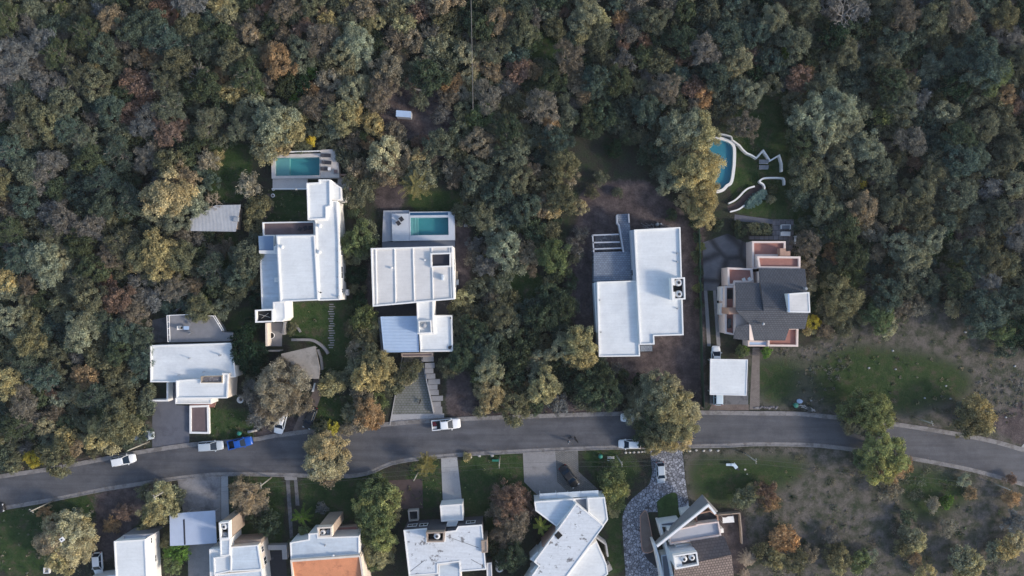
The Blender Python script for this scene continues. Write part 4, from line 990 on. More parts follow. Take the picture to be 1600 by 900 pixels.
# I6 diagonal house
I6 = house('white house with a long diagonal stained roof', 890, 850)
block(I6, [(835, 784), (895.6, 779.5), (900, 788), (870, 823), (836.7, 798)], 4.0, 'white_wall', 'bluewhite_roof', ph=.12)
block(I6, [(918, 778), (945, 777), (950, 812), (943, 822), (919.6, 801)], 4.0, 'white_wall', 'white_roof', ph=.12)
block(I6, [(896, 779.3), (917.5, 777.6), (919, 800.5), (900.5, 786.8)], 3.4, 'white_wall', 'slate_grey', ph=.05)
block(I6, [(900, 787), (943.5, 822), (884, 903), (862, 945), (806, 940), (831, 900), (842, 884.5), (834.5, 878), (870.5, 829)], 5.0, 'white_wall', 'stained_roof', ph=.12, pw=.15)
MB().prism(P2([(866, 836), (872.5, 830), (879, 836.5), (872, 843)], 5.02), 4.9, 5.05).build('light_well', 'black_void', I6)
MB().ribbon(P2([(848, 855), (870.5, 829)], 4.2), .4, 0, 4.2).build('side_wall', 'salmon', I6)
block(I6, [(828, 874), (840, 862), (843.5, 865), (834, 877.5)], 3.6, ph=.05); block(I6, [(829, 893), (840, 882), (842, 886), (832, 897)], 3.6, ph=.05)
block(I6, [(884, 903), (922, 853), (932, 846), (948, 882), (950, 897), (940, 905), (940, 950), (860, 950)], 3.8, 'white_wall', 'white_roof', ph=.1)
MB().ribbon(P2([(929, 838), (947, 851), (950, 870)], 2.2), .3, 0, 2.2).build('fence_wall', 'light_concrete', I6); MB().box((W(950, 889, 2).x, W(950, 889, 2).y, 1.0), (1.3, 1.1, 2), .6).build('annex', 'concrete', I6)
mb = ring(MB(), P2([(864, 800), (930, 797), (930, 800), (864, 803)], 3), P2([(865, 801), (929, 798), (929, 799), (865, 802)], 3), 2.9, 3) if False else None
SK = house('row of four white roof panels above the diagonal house', 889, 773, 'awning', 'awning')
for k in range(4):
    xa = [843, 870.3, 889.3, 908][k]; xb = [869.8, 888.8, 907.5, 935][k]
    f = lambda x: 771.5 - (x - 843) * 5.5 / 92; g_ = lambda x: 780 - (x - 843) * 5.0 / 92
    MB().prism(P2([(xa, f(xa)), (xb, f(xb)), (xb, g_(xb)), (xa, g_(xa))], 3.2), 3.1, 3.2, True).build('panel', 'bluewhite_roof', SK)
for x in (844, 870, 889, 908, 934): p = W(x, 775, 3.1); MB().tube((p.x, p.y, 0), (p.x, p.y, 3.1), .07).build('post', 'white_paint', SK)
# I7 A-frame house
I7 = house('house with a steep diagonal gable beam and brown tiled roof', 1085, 840)
roof(I7, [(1023, 848, 3.2), (1097.7, 773, 3.2), (1108, 788.5, 6.6), (1026.5, 853, 6.6)], .25, 'grey_wall'); roof(I7, [(1098, 773, 3.2), (1122, 799, 3.2), (1117, 802, 6.2), (1108.2, 788, 6.6)], .25, 'grey_wall')
bm_ = MB(); pts = [W(1026.5, 854, 6.7), W(1107, 789.5, 6.7), W(1117, 802, 6.3)]
bm_.ribbon([p.to_2d() for p in pts], .38, 6.3, 6.75); bm_.build('gable_beam', 'white_paint', I7)
block(I7, [(1045, 830), (1088, 821), (1088, 819.5), (1123, 815), (1127, 837), (1079, 846), (1047, 851)], 5.0, 'white_wall', 'grey_sheet', 'pink_wall', .5, .22)
block(I7, [(1087, 803), (1110, 798), (1122, 806), (1122.5, 814.5), (1088.5, 818.5)], 4.0, 'salmon', 'dark_court', 'salmon', .6, .2)
nook(I7, [(1052, 868.5), (1089, 862.7), (1092, 883), (1055.7, 889.7)], 8.0, .9, 'bluewhite_roof', 'white_wall', 'tank_hole')
MB().prism(P2([(1054.5, 871), (1064, 869.5), (1066.5, 885.5), (1057, 887)], 7.6), 7.1, 7.6).build('platform', 'white_roof', I7)
tank(1069.4, 874.2, 7.95, .55, .75, 'left of two white tanks in the white rooftop box', 'tanks in the white rooftop box'); tank(1081.6, 871.8, 7.95, .55, .75, 'right of two white tanks in the white rooftop box', 'tanks in the white rooftop box')
roof(I7, [(1079, 846, 5.2), (1131.5, 838, 5.2), (1143, 866.5, 7.0), (1092, 877.5, 7.0)], .2, 'dark_brown_tiles')
roof(I7, [(1053, 884, 6.9), (1092, 878, 7.0), (1143, 867, 7.0), (1150, 930, 4.5), (1056, 940, 4.5)], .2, 'brown_tiles')
MB().prism(P2([(1056, 852), (1126, 842), (1140, 866), (1142, 930), (1060, 935)], 4.5), 0, 4.4).build('wall', 'white_wall', I7)
block(I7, [(1031, 817.5), (1062, 813), (1064, 816), (1052, 823), (1034, 823)], 2.8, 'white_wall', 'slate_grey', 'white_wall', .15)
for pts in ([(1031, 818), (1040, 850), (1052, 905), (1055, 950)], [(1022, 848), (1028, 868), (1036, 905), (1039, 950)]):
    MB().ribbon(P2(pts, 3.2), .4, 0, 3.2).build('wall', 'white_wall', I7)
block(I7, [(1033, 868), (1044, 866), (1053, 935), (1040, 938)], 2.6, 'white_wall', 'slate_grey', 'bluewhite_roof', .1)
block(I7, [(1066, 801.5), (1079, 799), (1080, 795), (1082.5, 802), (1070, 811), (1068, 812)], 3.0, 'white_wall', 'bluewhite_roof', ph=.2)
BP = house('brick-edged planting bed between the stone paving and the gable house', 1012, 830, 'planting_bed', 'planting bed')
q_ = P2(smooth([(1000, 807), (1006, 799), (1011, 800), (1015, 815), (1021, 850), (1020, 862), (1005, 863), (1001, 840), (1000, 807)])[:-1], .3); ring(MB(), q_, inset(q_, .15), 0, .3).build('edging', 'salmon', BP); MB().prism(inset(q_, .14), 0, .22).build('soil', 'brown_drive', BP)
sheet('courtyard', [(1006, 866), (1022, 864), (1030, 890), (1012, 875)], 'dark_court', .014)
PT = house('white canopy torn at its upper edge beside the brick wall', 1138, 812, 'canopy', 'canopy')
q_ = [W(1129, 808.5, 2.2), W(1134, 809, 2.3), W(1138, 807, 2.2), W(1146, 806.5, 2.3), W(1147.5, 816, 2.2), W(1129.5, 817.5, 2.2)]
MB().slab(q_, .06).build('cover', 'cloth_white', PT)
for p in (q_[0], q_[3], q_[4], q_[5]): MB().tube((p.x, p.y, 0), (p.x, p.y, 2.15), .05).build('post', 'dead_wood', PT)
lowwall('garden_wall', 'brown brick boundary wall running down beside the gable house yard', [(1120, 805), (1156, 802), (1158.5, 826), (1160, 850)], .22, 1.0, 'tan_wall')
lowwall('garden_wall', 'short white wall post at the right side of the gable house terrace', [(1128, 826), (1129, 832.5)], .5, 2.5, 'white_wall')
# ------------------------------------------------------------------ vehicles
def loft(sections):
    """sections: list of (x, [(y, z), ...]) with the same number of points; open ends are capped"""
    mb = MB(); n = len(sections[0][1]); vs = []
    for x, pts in sections: vs += [(x, y, z) for y, z in pts]
    fs = []
    for i in range(len(sections) - 1):
        for k in range(n): fs.append((i * n + k, i * n + (k + 1) % n, (i + 1) * n + (k + 1) % n, (i + 1) * n + k))
    fs.append(tuple(range(n - 1, -1, -1))); fs.append(tuple(range((len(sections) - 1) * n, len(sections) * n)))
    return mb.add(vs, fs)
def body_section(hw, zt, zb=.28):
    h = zt - zb
    return [(-hw * .86, zb), (-hw * .98, zb + h * .25), (-hw, zb + h * .6), (-hw * .95, zb + h * .88), (-hw * .82, zt), (-hw * .4, zt + .035), (hw * .4, zt + .035), (hw * .82, zt),
            (hw * .95, zb + h * .88), (hw, zb + h * .6), (hw * .98, zb + h * .25), (hw * .86, zb)]
def vehicle(px, py, rot, length, width, paintm, label, kind='hatch', group=None, cat='car', z=0.0, load=None):
    """nose towards +x before turning; kinds: hatch, sedan, wagon, pickup"""
    c = W(px, py, z + .8); L_ = length; hw = width / 2
    o = thing({'pickup': 'pickup_truck'}.get(kind, 'parked_car'), label, cat, (c.x, c.y, z), group)
    o.rotation_euler = (0, 0, rot)
    ORG[o.name] = Vector((0, 0, 0))
    def bld(mb, n, m, p=None, s=False): return mb.build(n, m, p or o, s, (0, 0, 0))
    x0, x1 = -L_ / 2, L_ / 2
    hz = .92 if kind != 'pickup' else 1.05
    if kind == 'pickup':
        bedx = x0 + L_ * .30
        secs = [(bedx, body_section(hw, hz, .35)), (L_ * .18, body_section(hw, hz, .35)), (L_ * .30, body_section(hw * .98, hz, .35)), (x1 - .35, body_section(hw * .93, hz - .08, .35)), (x1 - .08, body_section(hw * .82, hz - .2, .4)), (x1, body_section(hw * .7, hz - .35, .45))]
        bld(loft(secs), 'body', paintm, s=True)
        bed = MB()
        bed.box(((x0 + bedx) / 2, hw - .09, .78), (bedx - x0, .14, .56)); bed.box(((x0 + bedx) / 2, -hw + .09, .78), (bedx - x0, .14, .56)); bed.box((x0 + .06, 0, .78), (.1, width - .36, .54)); bed.box(((x0 + bedx) / 2, 0, .5), (bedx - x0, width - .2, .06))
        bld(bed, 'cargo_bed', paintm)
        bld(MB().box(((x0 + bedx) / 2 + .03, 0, .545), (bedx - x0 - .2, width - .36, .03)), 'bed_liner', 'black_plastic')
        if load:
            rr = random.Random(3)
            ld = MB()
            for k in range(3): ld.box((x0 + .45 + .1 * k, -hw * .0 + .3 - .1 * k, .68 + .1 * k), (.55, .5 - .1 * k, .2), .1 * k)
            lo_ = bld(ld, 'load', 'red_load'); MB().box((x0 + .5, -.45, .66), (.8, .4, .2), .05).build('load', 'cloth_white', o, origin=None) if False else bld(MB().box((x0 + .5, -.45, .66), (.8, .4, .2), .05), 'load', 'tank_white')
        g0, g1, r0, r1 = bedx + .02, L_ * .25, bedx + .2, L_ * .07; zr = 1.72
    else:
        secs = [(x0, body_section(hw * .78, hz - .25)), (x0 + .12, body_section(hw * .93, hz - .06)), (x0 + .5, body_section(hw * .99, hz)), (0, body_section(hw, hz)), (L_ * .22, body_section(hw, hz)), (x1 - .75, body_section(hw * .96, hz - .06)), (x1 - .3, body_section(hw * .86, hz - .16)), (x1 - .06, body_section(hw * .66, hz - .3)), (x1, body_section(hw * .5, hz - .36))]
        bld(loft(secs), 'body', paintm, s=True); zr = 1.45
        g1, r1 = L_ * .26, L_ * .055
        g0, r0 = {'hatch': (x0 + .14, x0 + .62), 'wagon': (x0 + .12, x0 + .45), 'sedan': (x0 + .75, x0 + 1.35)}[kind]
        if kind == 'wagon': zr = 1.58
    zb = hz - .02; gw, rw = hw * .88, hw * .70
    # glasshouse
    vs = [(g0, -gw, zb), (g1, -gw, zb), (g1, gw, zb), (g0, gw, zb), (r0, -rw, zr), (r1, -rw, zr), (r1, rw, zr), (r0, rw, zr)]
    mg = MB().add(vs, [(0, 1, 5, 4), (1, 2, 6, 5), (2, 3, 7, 6), (3, 0, 4, 7), (4, 5, 6, 7)])
    gl = bld(mg, 'window_glass', 'car_glass')
    # roof with pillars
    rs = [(r0 - .05, [(-rw * .9, zr), (-rw * .9, zr + .03), (rw * .9, zr + .03), (rw * .9, zr)]), (r0 + .08, [(-rw * 1.04, zr - .01), (-rw * .9, zr + .06), (rw * .9, zr + .06), (rw * 1.04, zr - .01)]),
          ((r0 + r1) / 2, [(-rw * 1.06, zr - .01), (-rw * .88, zr + .085), (rw * .88, zr + .085), (rw * 1.06, zr - .01)]), (r1 - .1, [(-rw * 1.04, zr - .01), (-rw * .9, zr + .06), (rw * .9, zr + .06), (rw * 1.04, zr - .01)]), (r1 + .04, [(-rw * .9, zr), (-rw * .9, zr + .02), (rw * .9, zr + .02), (rw * .9, zr)])]
    rf = bld(loft(rs), 'roof', paintm, s=False)
    for s_ in (-1, 1):
        m_ = (g0 + g1) / 2 - .1
        for p_, q_, r_ in (((g1 - .02, s_ * gw, zb), (r1, s_ * rw, zr), .05), ((g0 + .02, s_ * gw, zb), (r0, s_ * rw, zr), .06), ((m_, s_ * gw, zb), (m_, s_ * rw * 1.02, zr), .04)):
            bld(MB().tube(p_, q_, r_, n=5), 'pillar', paintm)
    for ax in (x0 + L_ * .18, x1 - L_ * .19):
        for s_ in (-1, 1):
            w = bld(MB().tube((ax, s_ * (hw - .24), .33), (ax, s_ * (hw - .02), .33), .33, n=18), 'wheel', 'tyre')
            bld(MB().tube((ax, s_ * (hw - .05), .33), (ax, s_ * (hw - .005), .33), .19, n=12), 'rim', 'chrome', w)
    for s_ in (-1, 1):
        bld(MB().box((x1 - .2, s_ * hw * .62, hz - .28), (.22, .34, .14), -s_ * .35), 'headlight', 'lamp_clear')
        bld(MB().box((x0 + .05, s_ * hw * .72, hz - .22), (.1, .24, .18)), 'taillight', 'lamp_red')
        bld(MB().box((g1 - .28, s_ * (hw + .06), hz + .04), (.16, .2, .13)), 'mirror', paintm)
    bld(MB().box((x1 - .02, 0, .42), (.12, width * .66, .18)), 'bumper', 'black_plastic')
    bld(MB().box((x0 + .0, 0, .45), (.1, width * .7, .16)), 'bumper', 'black_plastic')
    wp_ = bld(MB().tube((g1 + .02, -gw * .6, zb + .03), (g1 - .15, -.05, zb + .12), .015, n=4), 'wiper', 'black_plastic')
    return o
R = math.radians
vehicle(193, 719, R(12), 4.5, 1.8, 'car_white', 'white hatchback driving on the left part of the road', 'wagon')
vehicle(329, 697, R(4), 4.7, 1.85, 'car_silver', 'silver-blue van parked at the kerb behind the blue pickup', 'wagon')
vehicle(375, 692, R(12), 4.6, 1.75, 'car_blue', 'bright blue pickup parked at the kerb by the left driveway', 'pickup', cat='pickup truck')
vehicle(438, 660, R(-104), 4.4, 1.9, 'car_white', 'white car nosing out from under the bare brown tree', 'hatch')
vehicle(484, 653, R(-110), 4.3, 1.8, 'car_black', 'dark car half hidden under the bare brown tree on the brown driveway', 'hatch')
vehicle(697, 663, R(5), 5.35, 1.95, 'car_white', 'white pickup with red and white load parked by the concrete steps', 'pickup', cat='pickup truck', load=True)
vehicle(984, 694, R(180), 4.2, 1.75, 'car_white', 'white car parked on the lower kerb beside the big roadside tree', 'hatch')
vehicle(987, 652.5, R(180), 4.1, 1.75, 'car_white', 'white car parked on the upper kerb under the big roadside tree', 'hatch')
vehicle(889.5, 745, R(-54), 4.6, 1.85, 'car_black', 'black car parked at an angle on the small-paver driveway', 'sedan')
vehicle(1032.5, 739, R(-86), 4.0, 1.7, 'car_silver', 'silver car parked on the stone-paved driveway', 'hatch')
vehicle(1119, 558, R(90), 4.2, 1.75, 'car_white', 'white car with only its bonnet showing above the square carport', 'hatch')
vehicle(1122.5, 616, R(90), 4.2, 1.8, 'car_lightblue', 'pale car with only its tail showing below the square carport', 'wagon')
vehicle(152.5, 881, R(-86), 4.2, 1.75, 'car_white', 'white car parked beside the bottom left white house', 'hatch')
vehicle(224, 680.5, R(2), 3.9, 1.7, 'car_silver', 'silver car poking out from under the roadside tree at left', 'hatch')
vehicle(-13, 796, R(8), 4.4, 1.8, 'car_black', 'dark car cut off by the left edge of the photo', 'hatch')

# ------------------------------------------------------------------ power poles, cables
PT_ = {}
def pole(x, y, h, label, arm=True, rot=0.0, m='pole_concrete'):
    c = W(x, y, 0); o = thing('power_pole', label, 'pole', (c.x, c.y, 0), 'power poles along the road')
    MB().tube((c.x, c.y, 0), (c.x, c.y, h), .14, .09, 9).build('shaft', m, o, True)
    if arm:
        MB().box((c.x, c.y, h - .25), (.09, 1.0, .09), rot).build('crossarm', 'pole_concrete', o)
        for k in (-.4, 0, .4):
            p = (c.x - k * math.sin(rot), c.y + k * math.cos(rot)); MB().lathe((*p, h - .19), [(.05, 0), (.07, .08), (.04, .2)], 8).build('insulator', 'tank_grey', o, True)
    PT_[len(PT_)] = (c.x, c.y, h, rot)
    return o
pole(82, 783, 5.8, 'thin pole with a crossarm on the bottom left verge', True, .9)
pole(233, 690, 7.2, 'pale pole standing between the silver car and the road at left', False)
pole(270, 760, 6.8, 'pale pole rising through the yellowish tree below the road at left', True, .4)
pole(424, 746, 5.5, 'pale pole with crossarm on the verge left of the two wheel tracks', True, .1)
pole(653, 738, 5.5, 'white pole at the corner of the brown timber deck', False)
pole(781, 713, 6.9, 'white pole on the lawn beside the green bench', True, 0)
pole(963, 711, 6.8, 'pale pole on bare ground left of the oval tree', True, 0)
pole(1162, 707, 6.7, 'pale pole near the fallen white boards', True, 0)
pole(1427, 652, 6.0, 'pale pole on the scrubby verge right of the big green tree', True, .3)
pole(1550, 754, 4.6, 'pale pole in the scrub at the lower right verge', False)
def cable(a, b, off_, label, sag=.5, r=.016):
    A_ = Vector(a); B_ = Vector(b); mb = MB(); n = 14; pr = None
    for i in range(n + 1):
        t = i / n; p = A_.lerp(B_, t); p.z -= sag * 4 * t * (1 - t)
        if pr is not None: mb.tube(pr, p, r, n=4, cap=False)
        pr = p
    single(mb, 'power_cable', 'cable', label, 'cable', 'overhead power cables')
for i, j, nm in ((2, 3, 'between the two left crossarm poles below the road'), (3, 5, 'crossing above the straight driveway'), (5, 6, 'between the green bench pole and the oval tree pole'), (6, 7, 'above the stone-paved driveway entrance'), (7, 9, 'over the scrub lot below the road at right')):
    a = PT_[i]; b = PT_[j]
    for k, w in ((-.4, 'upper'), (.4, 'lower')):
        cable((a[0] - k * math.sin(a[3]), a[1] - (-k) * math.cos(a[3]) * 1, a[2] - .02), (b[0] - k * math.sin(b[3]), b[1] + k * math.cos(b[3]), b[2] - .02), 0, f'{w} thin power cable {nm}')
a = W(735, -40, 8.5); b = W(739, 172, 8); cable(a, b, 0, 'pale cable crossing the forest at the top centre', .4, .07); c_ = W(739, 172, 0)

# ------------------------------------------------------------------ bins, stones, small things
def bin_(x, y, label, r=.38, h=1.0, lidopen=False, m='green_plastic'):
    c = W(x, y, 0); o = thing('green_bin', label, 'bin', (c.x, c.y, 0), 'green bins by the road')
    MB().lathe((c.x, c.y, 0), [(r * .8, 0), (r, h * .9), (r * 1.08, h * .92), (r * 1.05, h)], 14).build('body', m, o, True)
    if lidopen: MB().lathe((c.x, c.y - .45, .2), [(r * .6, 0), (r * .65, .3)], 14).build('lid', 'black_void', o)
    else: MB().lathe((c.x, c.y, h), [(r * 1.0, 0), (r * .8, .12), (r * .2, .16)], 14).build('lid', m, o, True)
bin_(1240.5, 632, 'green bin with a dark mouth on the verge below the tiled house', .45, 1.0, True)
bin_(376, 676, 'green bin beside the white log left of the brown driveway', .4, .8)
bin_(937.5, 711.5, 'dark green bin on the bare ground left of the oval tree', .4, .9)
gf = house('dark green net fence between the large white house and the square carport', 1097, 500, 'net_fence', 'fence')
fp = [W(x, y, 1.7).to_2d() for x, y in ((1093, 345), (1094.5, 400), (1096, 460), (1097.5, 520), (1099, 580), (1101, 638))]
MB().ribbon(fp, .05, .02, 1.7).build('net', 'green_net', gf)
for a, b in zip(fp, fp[1:]):
    for k in range(3): c = a.lerp(b, k / 3); MB().tube((c.x, c.y, 0), (c.x, c.y, 1.8), .05, n=6).build('post', 'green_net', gf)
rs_ = np.random.RandomState(4)
def rock(x, y, r, label, name='stone', cat='stone', group=None, m='stone', flat=.6):
    c = W(x, y, 0); mb = MB(); n = 8; rows = []
    vs = []; fs = []
    for j, (rr, zz) in enumerate(((1, 0), (.95, .45), (.6, .85))):
        for k in range(n):
            t = 2 * math.pi * k / n; q = r * rr * (1 + rs_.uniform(-.22, .22)); vs.append((c.x + q * math.cos(t), c.y + q * .75 * math.sin(t), r * flat * zz))
    vs.append((c.x, c.y, r * flat))
    for j in range(2):
        for k in range(n): fs.append((j * n + k, j * n + (k + 1) % n, (j + 1) * n + (k + 1) % n, (j + 1) * n + k))
    for k in range(n): fs.append((2 * n + k, 2 * n + (k + 1) % n, 3 * n))
    mb.add(vs, fs); return single(mb, name, m, label, cat, group)
ON = ['leftmost', 'second from left', 'third from left', 'fourth from left', 'fifth from left', 'sixth from left', 'seventh from left', 'eighth from left', 'ninth from left', 'tenth from left', 'rightmost']
for k, (x, y) in enumerate(((977.8, 707.3), (984, 707), (990.5, 707), (997.5, 706.5), (1003, 706), (1008, 705.7))):
    rock(x, y, .25, ON[k] + ' small white stone in the row left of the stone-paved driveway', group='white edging stones left of the stone paving')
for k, (x, y) in enumerate(((1077.7, 704.8), (1088, 703.5), (1099.5, 704.3), (1110, 703.6), (1122, 704.3))):
    rock(x, y, .27, ON[k] + ' white stone of the spaced row right of the stone-paved driveway', group='white edging stones right of the stone paving')
for x, y, l_ in ((735, 714.2, 'leftmost white stone on the lawn right of the straight driveway'), (749, 712.2, 'middle white stone on the lawn right of the straight driveway'), (769, 712, 'white stone on the lawn just left of the green bench')): rock(x, y, .32, l_)
for k, x in enumerate(np.linspace(1180, 1215, 11)):
    rock(x + rs_.uniform(-1, 1), 637 + rs_.uniform(-1.5, 1.5), .28, ON[k] + ' grey stone of the loose row below the tiled house', group='loose stones below the tiled house', m='rubble')
for k, (x, y) in enumerate(sorted(((1399.5, 577), (1478, 603), (1585.5, 572), (1485, 623), (1445, 622), (1267, 626), (1357.5, 575), (1508, 519), (1591, 586), (1571.5, 652), (1395, 548)))):
    rock(x, y, .2 + .06 * rs_.rand(), ON[k] + ' lone pale stone lying in the scrubby clearing at right', group='pale stones scattered in the right clearing', m='tank_grey')
GB = house('green bench on the lawn beside the white pole', 774, 718, 'garden_bench', 'bench'); c = W(774.5, 718.5, 0)
MB().box((c.x, c.y, .42), (1.3, .4, .06)).build('seat', 'green_plastic', GB); MB().box((c.x, c.y + .22, .68), (1.3, .06, .4)).build('backrest', 'green_plastic', GB)
for a in (-.5, .5): MB().box((c.x + a, c.y, .2), (.07, .36, .38)).build('leg', 'green_plastic', GB)
MR = house('low pale metal rack at the top of the oval tree', 954, 716, 'metal_rack', 'rack'); c = W(954, 716, 0)
for dy in (-.3, .1, .35): MB().box((c.x, c.y + dy, .5), (1.3, .12, .06)).build('bar', 'tank_white', MR)
for a in (-.6, -.05, .6):
    for b in (-.3, .35): MB().tube((c.x + a, c.y + b, 0), (c.x + a, c.y + b, .5), .05, n=6).build('leg', 'tank_white', MR)
o = house('bent pile of fallen white boards on the grass near a pale pole', 1144, 727, 'board_pile', 'boards')
for (x, y, l, w, r, z) in ((1140.5, 726, 1.4, .45, 0, .5), (1148.5, 728, 1.1, .62, -.9, .45), (1146, 726.6, .8, .5, -.3, .6)):
    c = W(x, y, z); MB().box((c.x, c.y, z), (l, w, .12), r, .04).build('board', 'car_lightblue', o)
for (x, y, r) in ((1143, 725.7, 0), (1150, 730, -.8)): c = W(x, y, 0); MB().box((c.x, c.y, .2), (1.2, .35, .4), r).build('base', 'dark_fabric', o)
for (x, y, r_, l_) in ((1164, 733.5, .22, 'small white stone right of the fallen white boards'), (1167.5, 741, .14, 'tiny pale stone below right of the fallen white boards')): rock(x, y, r_, l_)
mb = MB()
for k in range(22):
    t = k / 21; x = 1250 + 20 * t + rs_.uniform(-1, 1); y = 635 + 7 * t * t + rs_.uniform(-2, 2); c = W(x, y, 0); mb.box((c.x, c.y, .12 + .01 * k), (rs_.uniform(.4, 1.1), .1, .1), rs_.uniform(-1.2, .2))
single(mb, 'branch_pile', 'dead_wood', 'pile of cut pale branches on the verge right of the green bin', 'branch pile')
rock(1249, 627, .55, 'pale blue-grey sack above the cut branches near the green bin', 'rubbish_sack', 'sack', None, 'skyblue_sheet', .7)
o = house('thick pale log with a dark end left of the white car on the verge', 396, 673, 'fallen_log', 'log'); a = W(387.5, 675, .3); b = W(402, 672, .3)
MB().tube(a, b, .26, .2, 10).build('trunk', 'dead_wood', o, True); a2 = W(403.5, 672.3, .3); b2 = W(409, 672, .3); MB().tube(a2, b2, .24, .22, 10).build('dark_end', 'black_void', o)
c = W(95.5, 840, 8.2)
for (x, y, w, h, lb, nm) in ((75, 890, 1.1, .8, 'white-framed square well cover at the bottom left corner', 'well_cover'),):
    c = W(x, y, 0); o = thing(nm, lb, 'cover', (c.x, c.y, 0)); q_ = [Vector((c.x + a * w / 2, c.y + b * w / 2)) for a, b in ((-1, -1), (1, -1), (1, 1), (-1, 1))]
    ring(MB(), q_, inset(q_, .18), 0, .5).build('frame', 'tank_white', o); MB().prism(inset(q_, .17), 0, .3).build('panel', 'grey_wall', o)
o = house('white curved tub beside the right wall of the left white house', 377, 625, 'garden_tub', 'tub'); c = W(377, 624, 0)
MB().lathe((c.x, c.y, 0), [(.4, 0), (.62, .45), (.66, .5), (.45, .5), (.3, .2)], 16).build('rim', 'tank_white', o, True); MB().lathe((c.x, c.y, .2), [(.35, 0), (.3, .02)], 12).build('soil', 'dark_court', o)
o = house('long white board leaning beside the pale tilted shelter', 491, 605, 'board', 'board'); a = W(492.5, 598, .6); b = W(488.5, 612, .1)
MB().slab([(a.x - .12, a.y, .9), (a.x + .18, a.y, .9), (b.x + .25, b.y, .15), (b.x - .2, b.y, .12)], .06).build('panel', 'cloth_white', o)
o = house('pale stone bench end left of the round white planter strip', 0, 0, 'x', 'x') if False else None
BE = house('white square bird table rising above the tan tree at bottom left', 96, 840, 'post_light', 'lamp'); 
c = W(97, 843, 6.4); c.z = 0; MB().tube((c.x, c.y, 0), (c.x, c.y, 6.3), .07).build('pole', 'tank_grey', BE); BE['label'] = 'white square lamp on a post rising through the tan tree at bottom left'; MB().box((c.x, c.y, 6.4), (.75, .75, .18), .6).build('lamp_head', 'cloth_white', BE); MB().box((c.x, c.y, 6.51), (.25, .25, .05), .6).build('cap', 'tank_hole', BE); BE.name = 'street_lamp'; ORG['street_lamp'] = Vector(BE.location)

# ------------------------------------------------------------------ person and dogs
def skinned(name, verts, edges, radii, m, par, root=0, levels=2):
    me = bpy.data.meshes.new(name); me.from_pydata(verts, edges, []); ob = bpy.data.objects.new(name, me); COL.objects.link(ob)
    if par: ob.parent = par
    sm = ob.modifiers.new('skin', 'SKIN'); sm.use_smooth_shade = True
    for i, r in enumerate(radii):
        v = me.skin_vertices[0].data[i]; v.radius = (r, r) if not isinstance(r, tuple) else r; v.use_root = (i == root)
    ss = ob.modifiers.new('sub', 'SUBSURF'); ss.levels = levels; ss.render_levels = levels
    me.materials.append(M[m]); return ob
def person(px, py, rot, label):
    c = W(px, py, 0); o = thing('person', label, 'person', (c.x, c.y, 0)); o.rotation_euler = (0, 0, rot)
    v = []; e = []; r = []
    def add(p, rr, par=None):
        v.append(p); r.append(rr); i = len(v) - 1
        if par is not None: e.append((par, i))
        return i
    pel = add((0, 0, .95), (.15, .12)); ab = add((0, 0, 1.12), (.14, .11), pel); ch = add((.01, 0, 1.32), (.17, .12), ab); nk_ = add((.01, 0, 1.47), .06, ch); hd = add((.02, 0, 1.55), .075, nk_); h2 = add((.03, 0, 1.66), .10, hd); add((.03, 0, 1.75), .07, h2)
    for s_ in (-1, 1):
        hp = add((0, s_ * .1, .90), .10, pel); kn = add((s_ * .14, s_ * .1, .5), .065, hp); an = add((s_ * .22 - .06, s_ * .1, .09), .045, kn); add((s_ * .22 + .1, s_ * .11, .04), .04, an)
        sh = add((0, s_ * .19, 1.40), .065, ch); el = add((-s_ * .10, s_ * .25, 1.12), .045, sh); wr = add((-s_ * .02, s_ * .27, .88), .03, el); pm = add((0, s_ * .27, .80), .032, wr)
        for k, (dx, ln) in enumerate(((-.03, .07), (-.01, .085), (.012, .08), (.032, .06))): f1 = add((dx, s_ * .27, .755), .011, pm); add((dx + .004, s_ * .255, .755 - ln), .009, f1)
        add((.045, s_ * .255, .78), .012, pm)
    b = skinned('body', v, e, r, 'skin', o)
    top = skinned('shirt', [(0, 0, .98), (0, 0, 1.14), (.01, 0, 1.33), (0, .19, 1.41), (-.08, .24, 1.18), (0, -.19, 1.41), (.08, -.24, 1.18)], [(0, 1), (1, 2), (2, 3), (3, 4), (2, 5), (5, 6)], [(.17, .14), (.16, .13), (.185, .14), .08, .065, .08, .065], 'cloth_white', o)
    tr = skinned('trousers', [(0, 0, .97), (0, .1, .88), (.14, .1, .5), (.17, .1, .14), (0, -.1, .88), (-.14, -.1, .5), (-.26, -.1, .14)], [(0, 1), (1, 2), (2, 3), (0, 4), (4, 5), (5, 6)], [(.165, .135), .115, .08, .065, .115, .08, .065], 'cloth_dark', o)
    MB().lathe((.02, 0, 1.66), [(.115, 0), (.118, .06), (.09, .13), (.03, .155)], 14).build('hair', 'black_void', o, True, (0, 0, 0))
    MB().add([(.125, -.015, 1.62), (.125, .015, 1.62), (.155, 0, 1.61), (.12, 0, 1.66)], [(0, 1, 2), (0, 2, 3), (2, 1, 3)]).build('nose', 'skin', o, False, (0, 0, 0))
    for s_ in (-1, 1): MB().lathe((.118, s_ * .035, 1.65), [(.012, 0), (.008, .012)], 8).build('eye', 'black_void', o, True, (0, 0, 0))
    return o
person(888.5, 689, 2.6, 'person in a white top and dark trousers walking on the road')
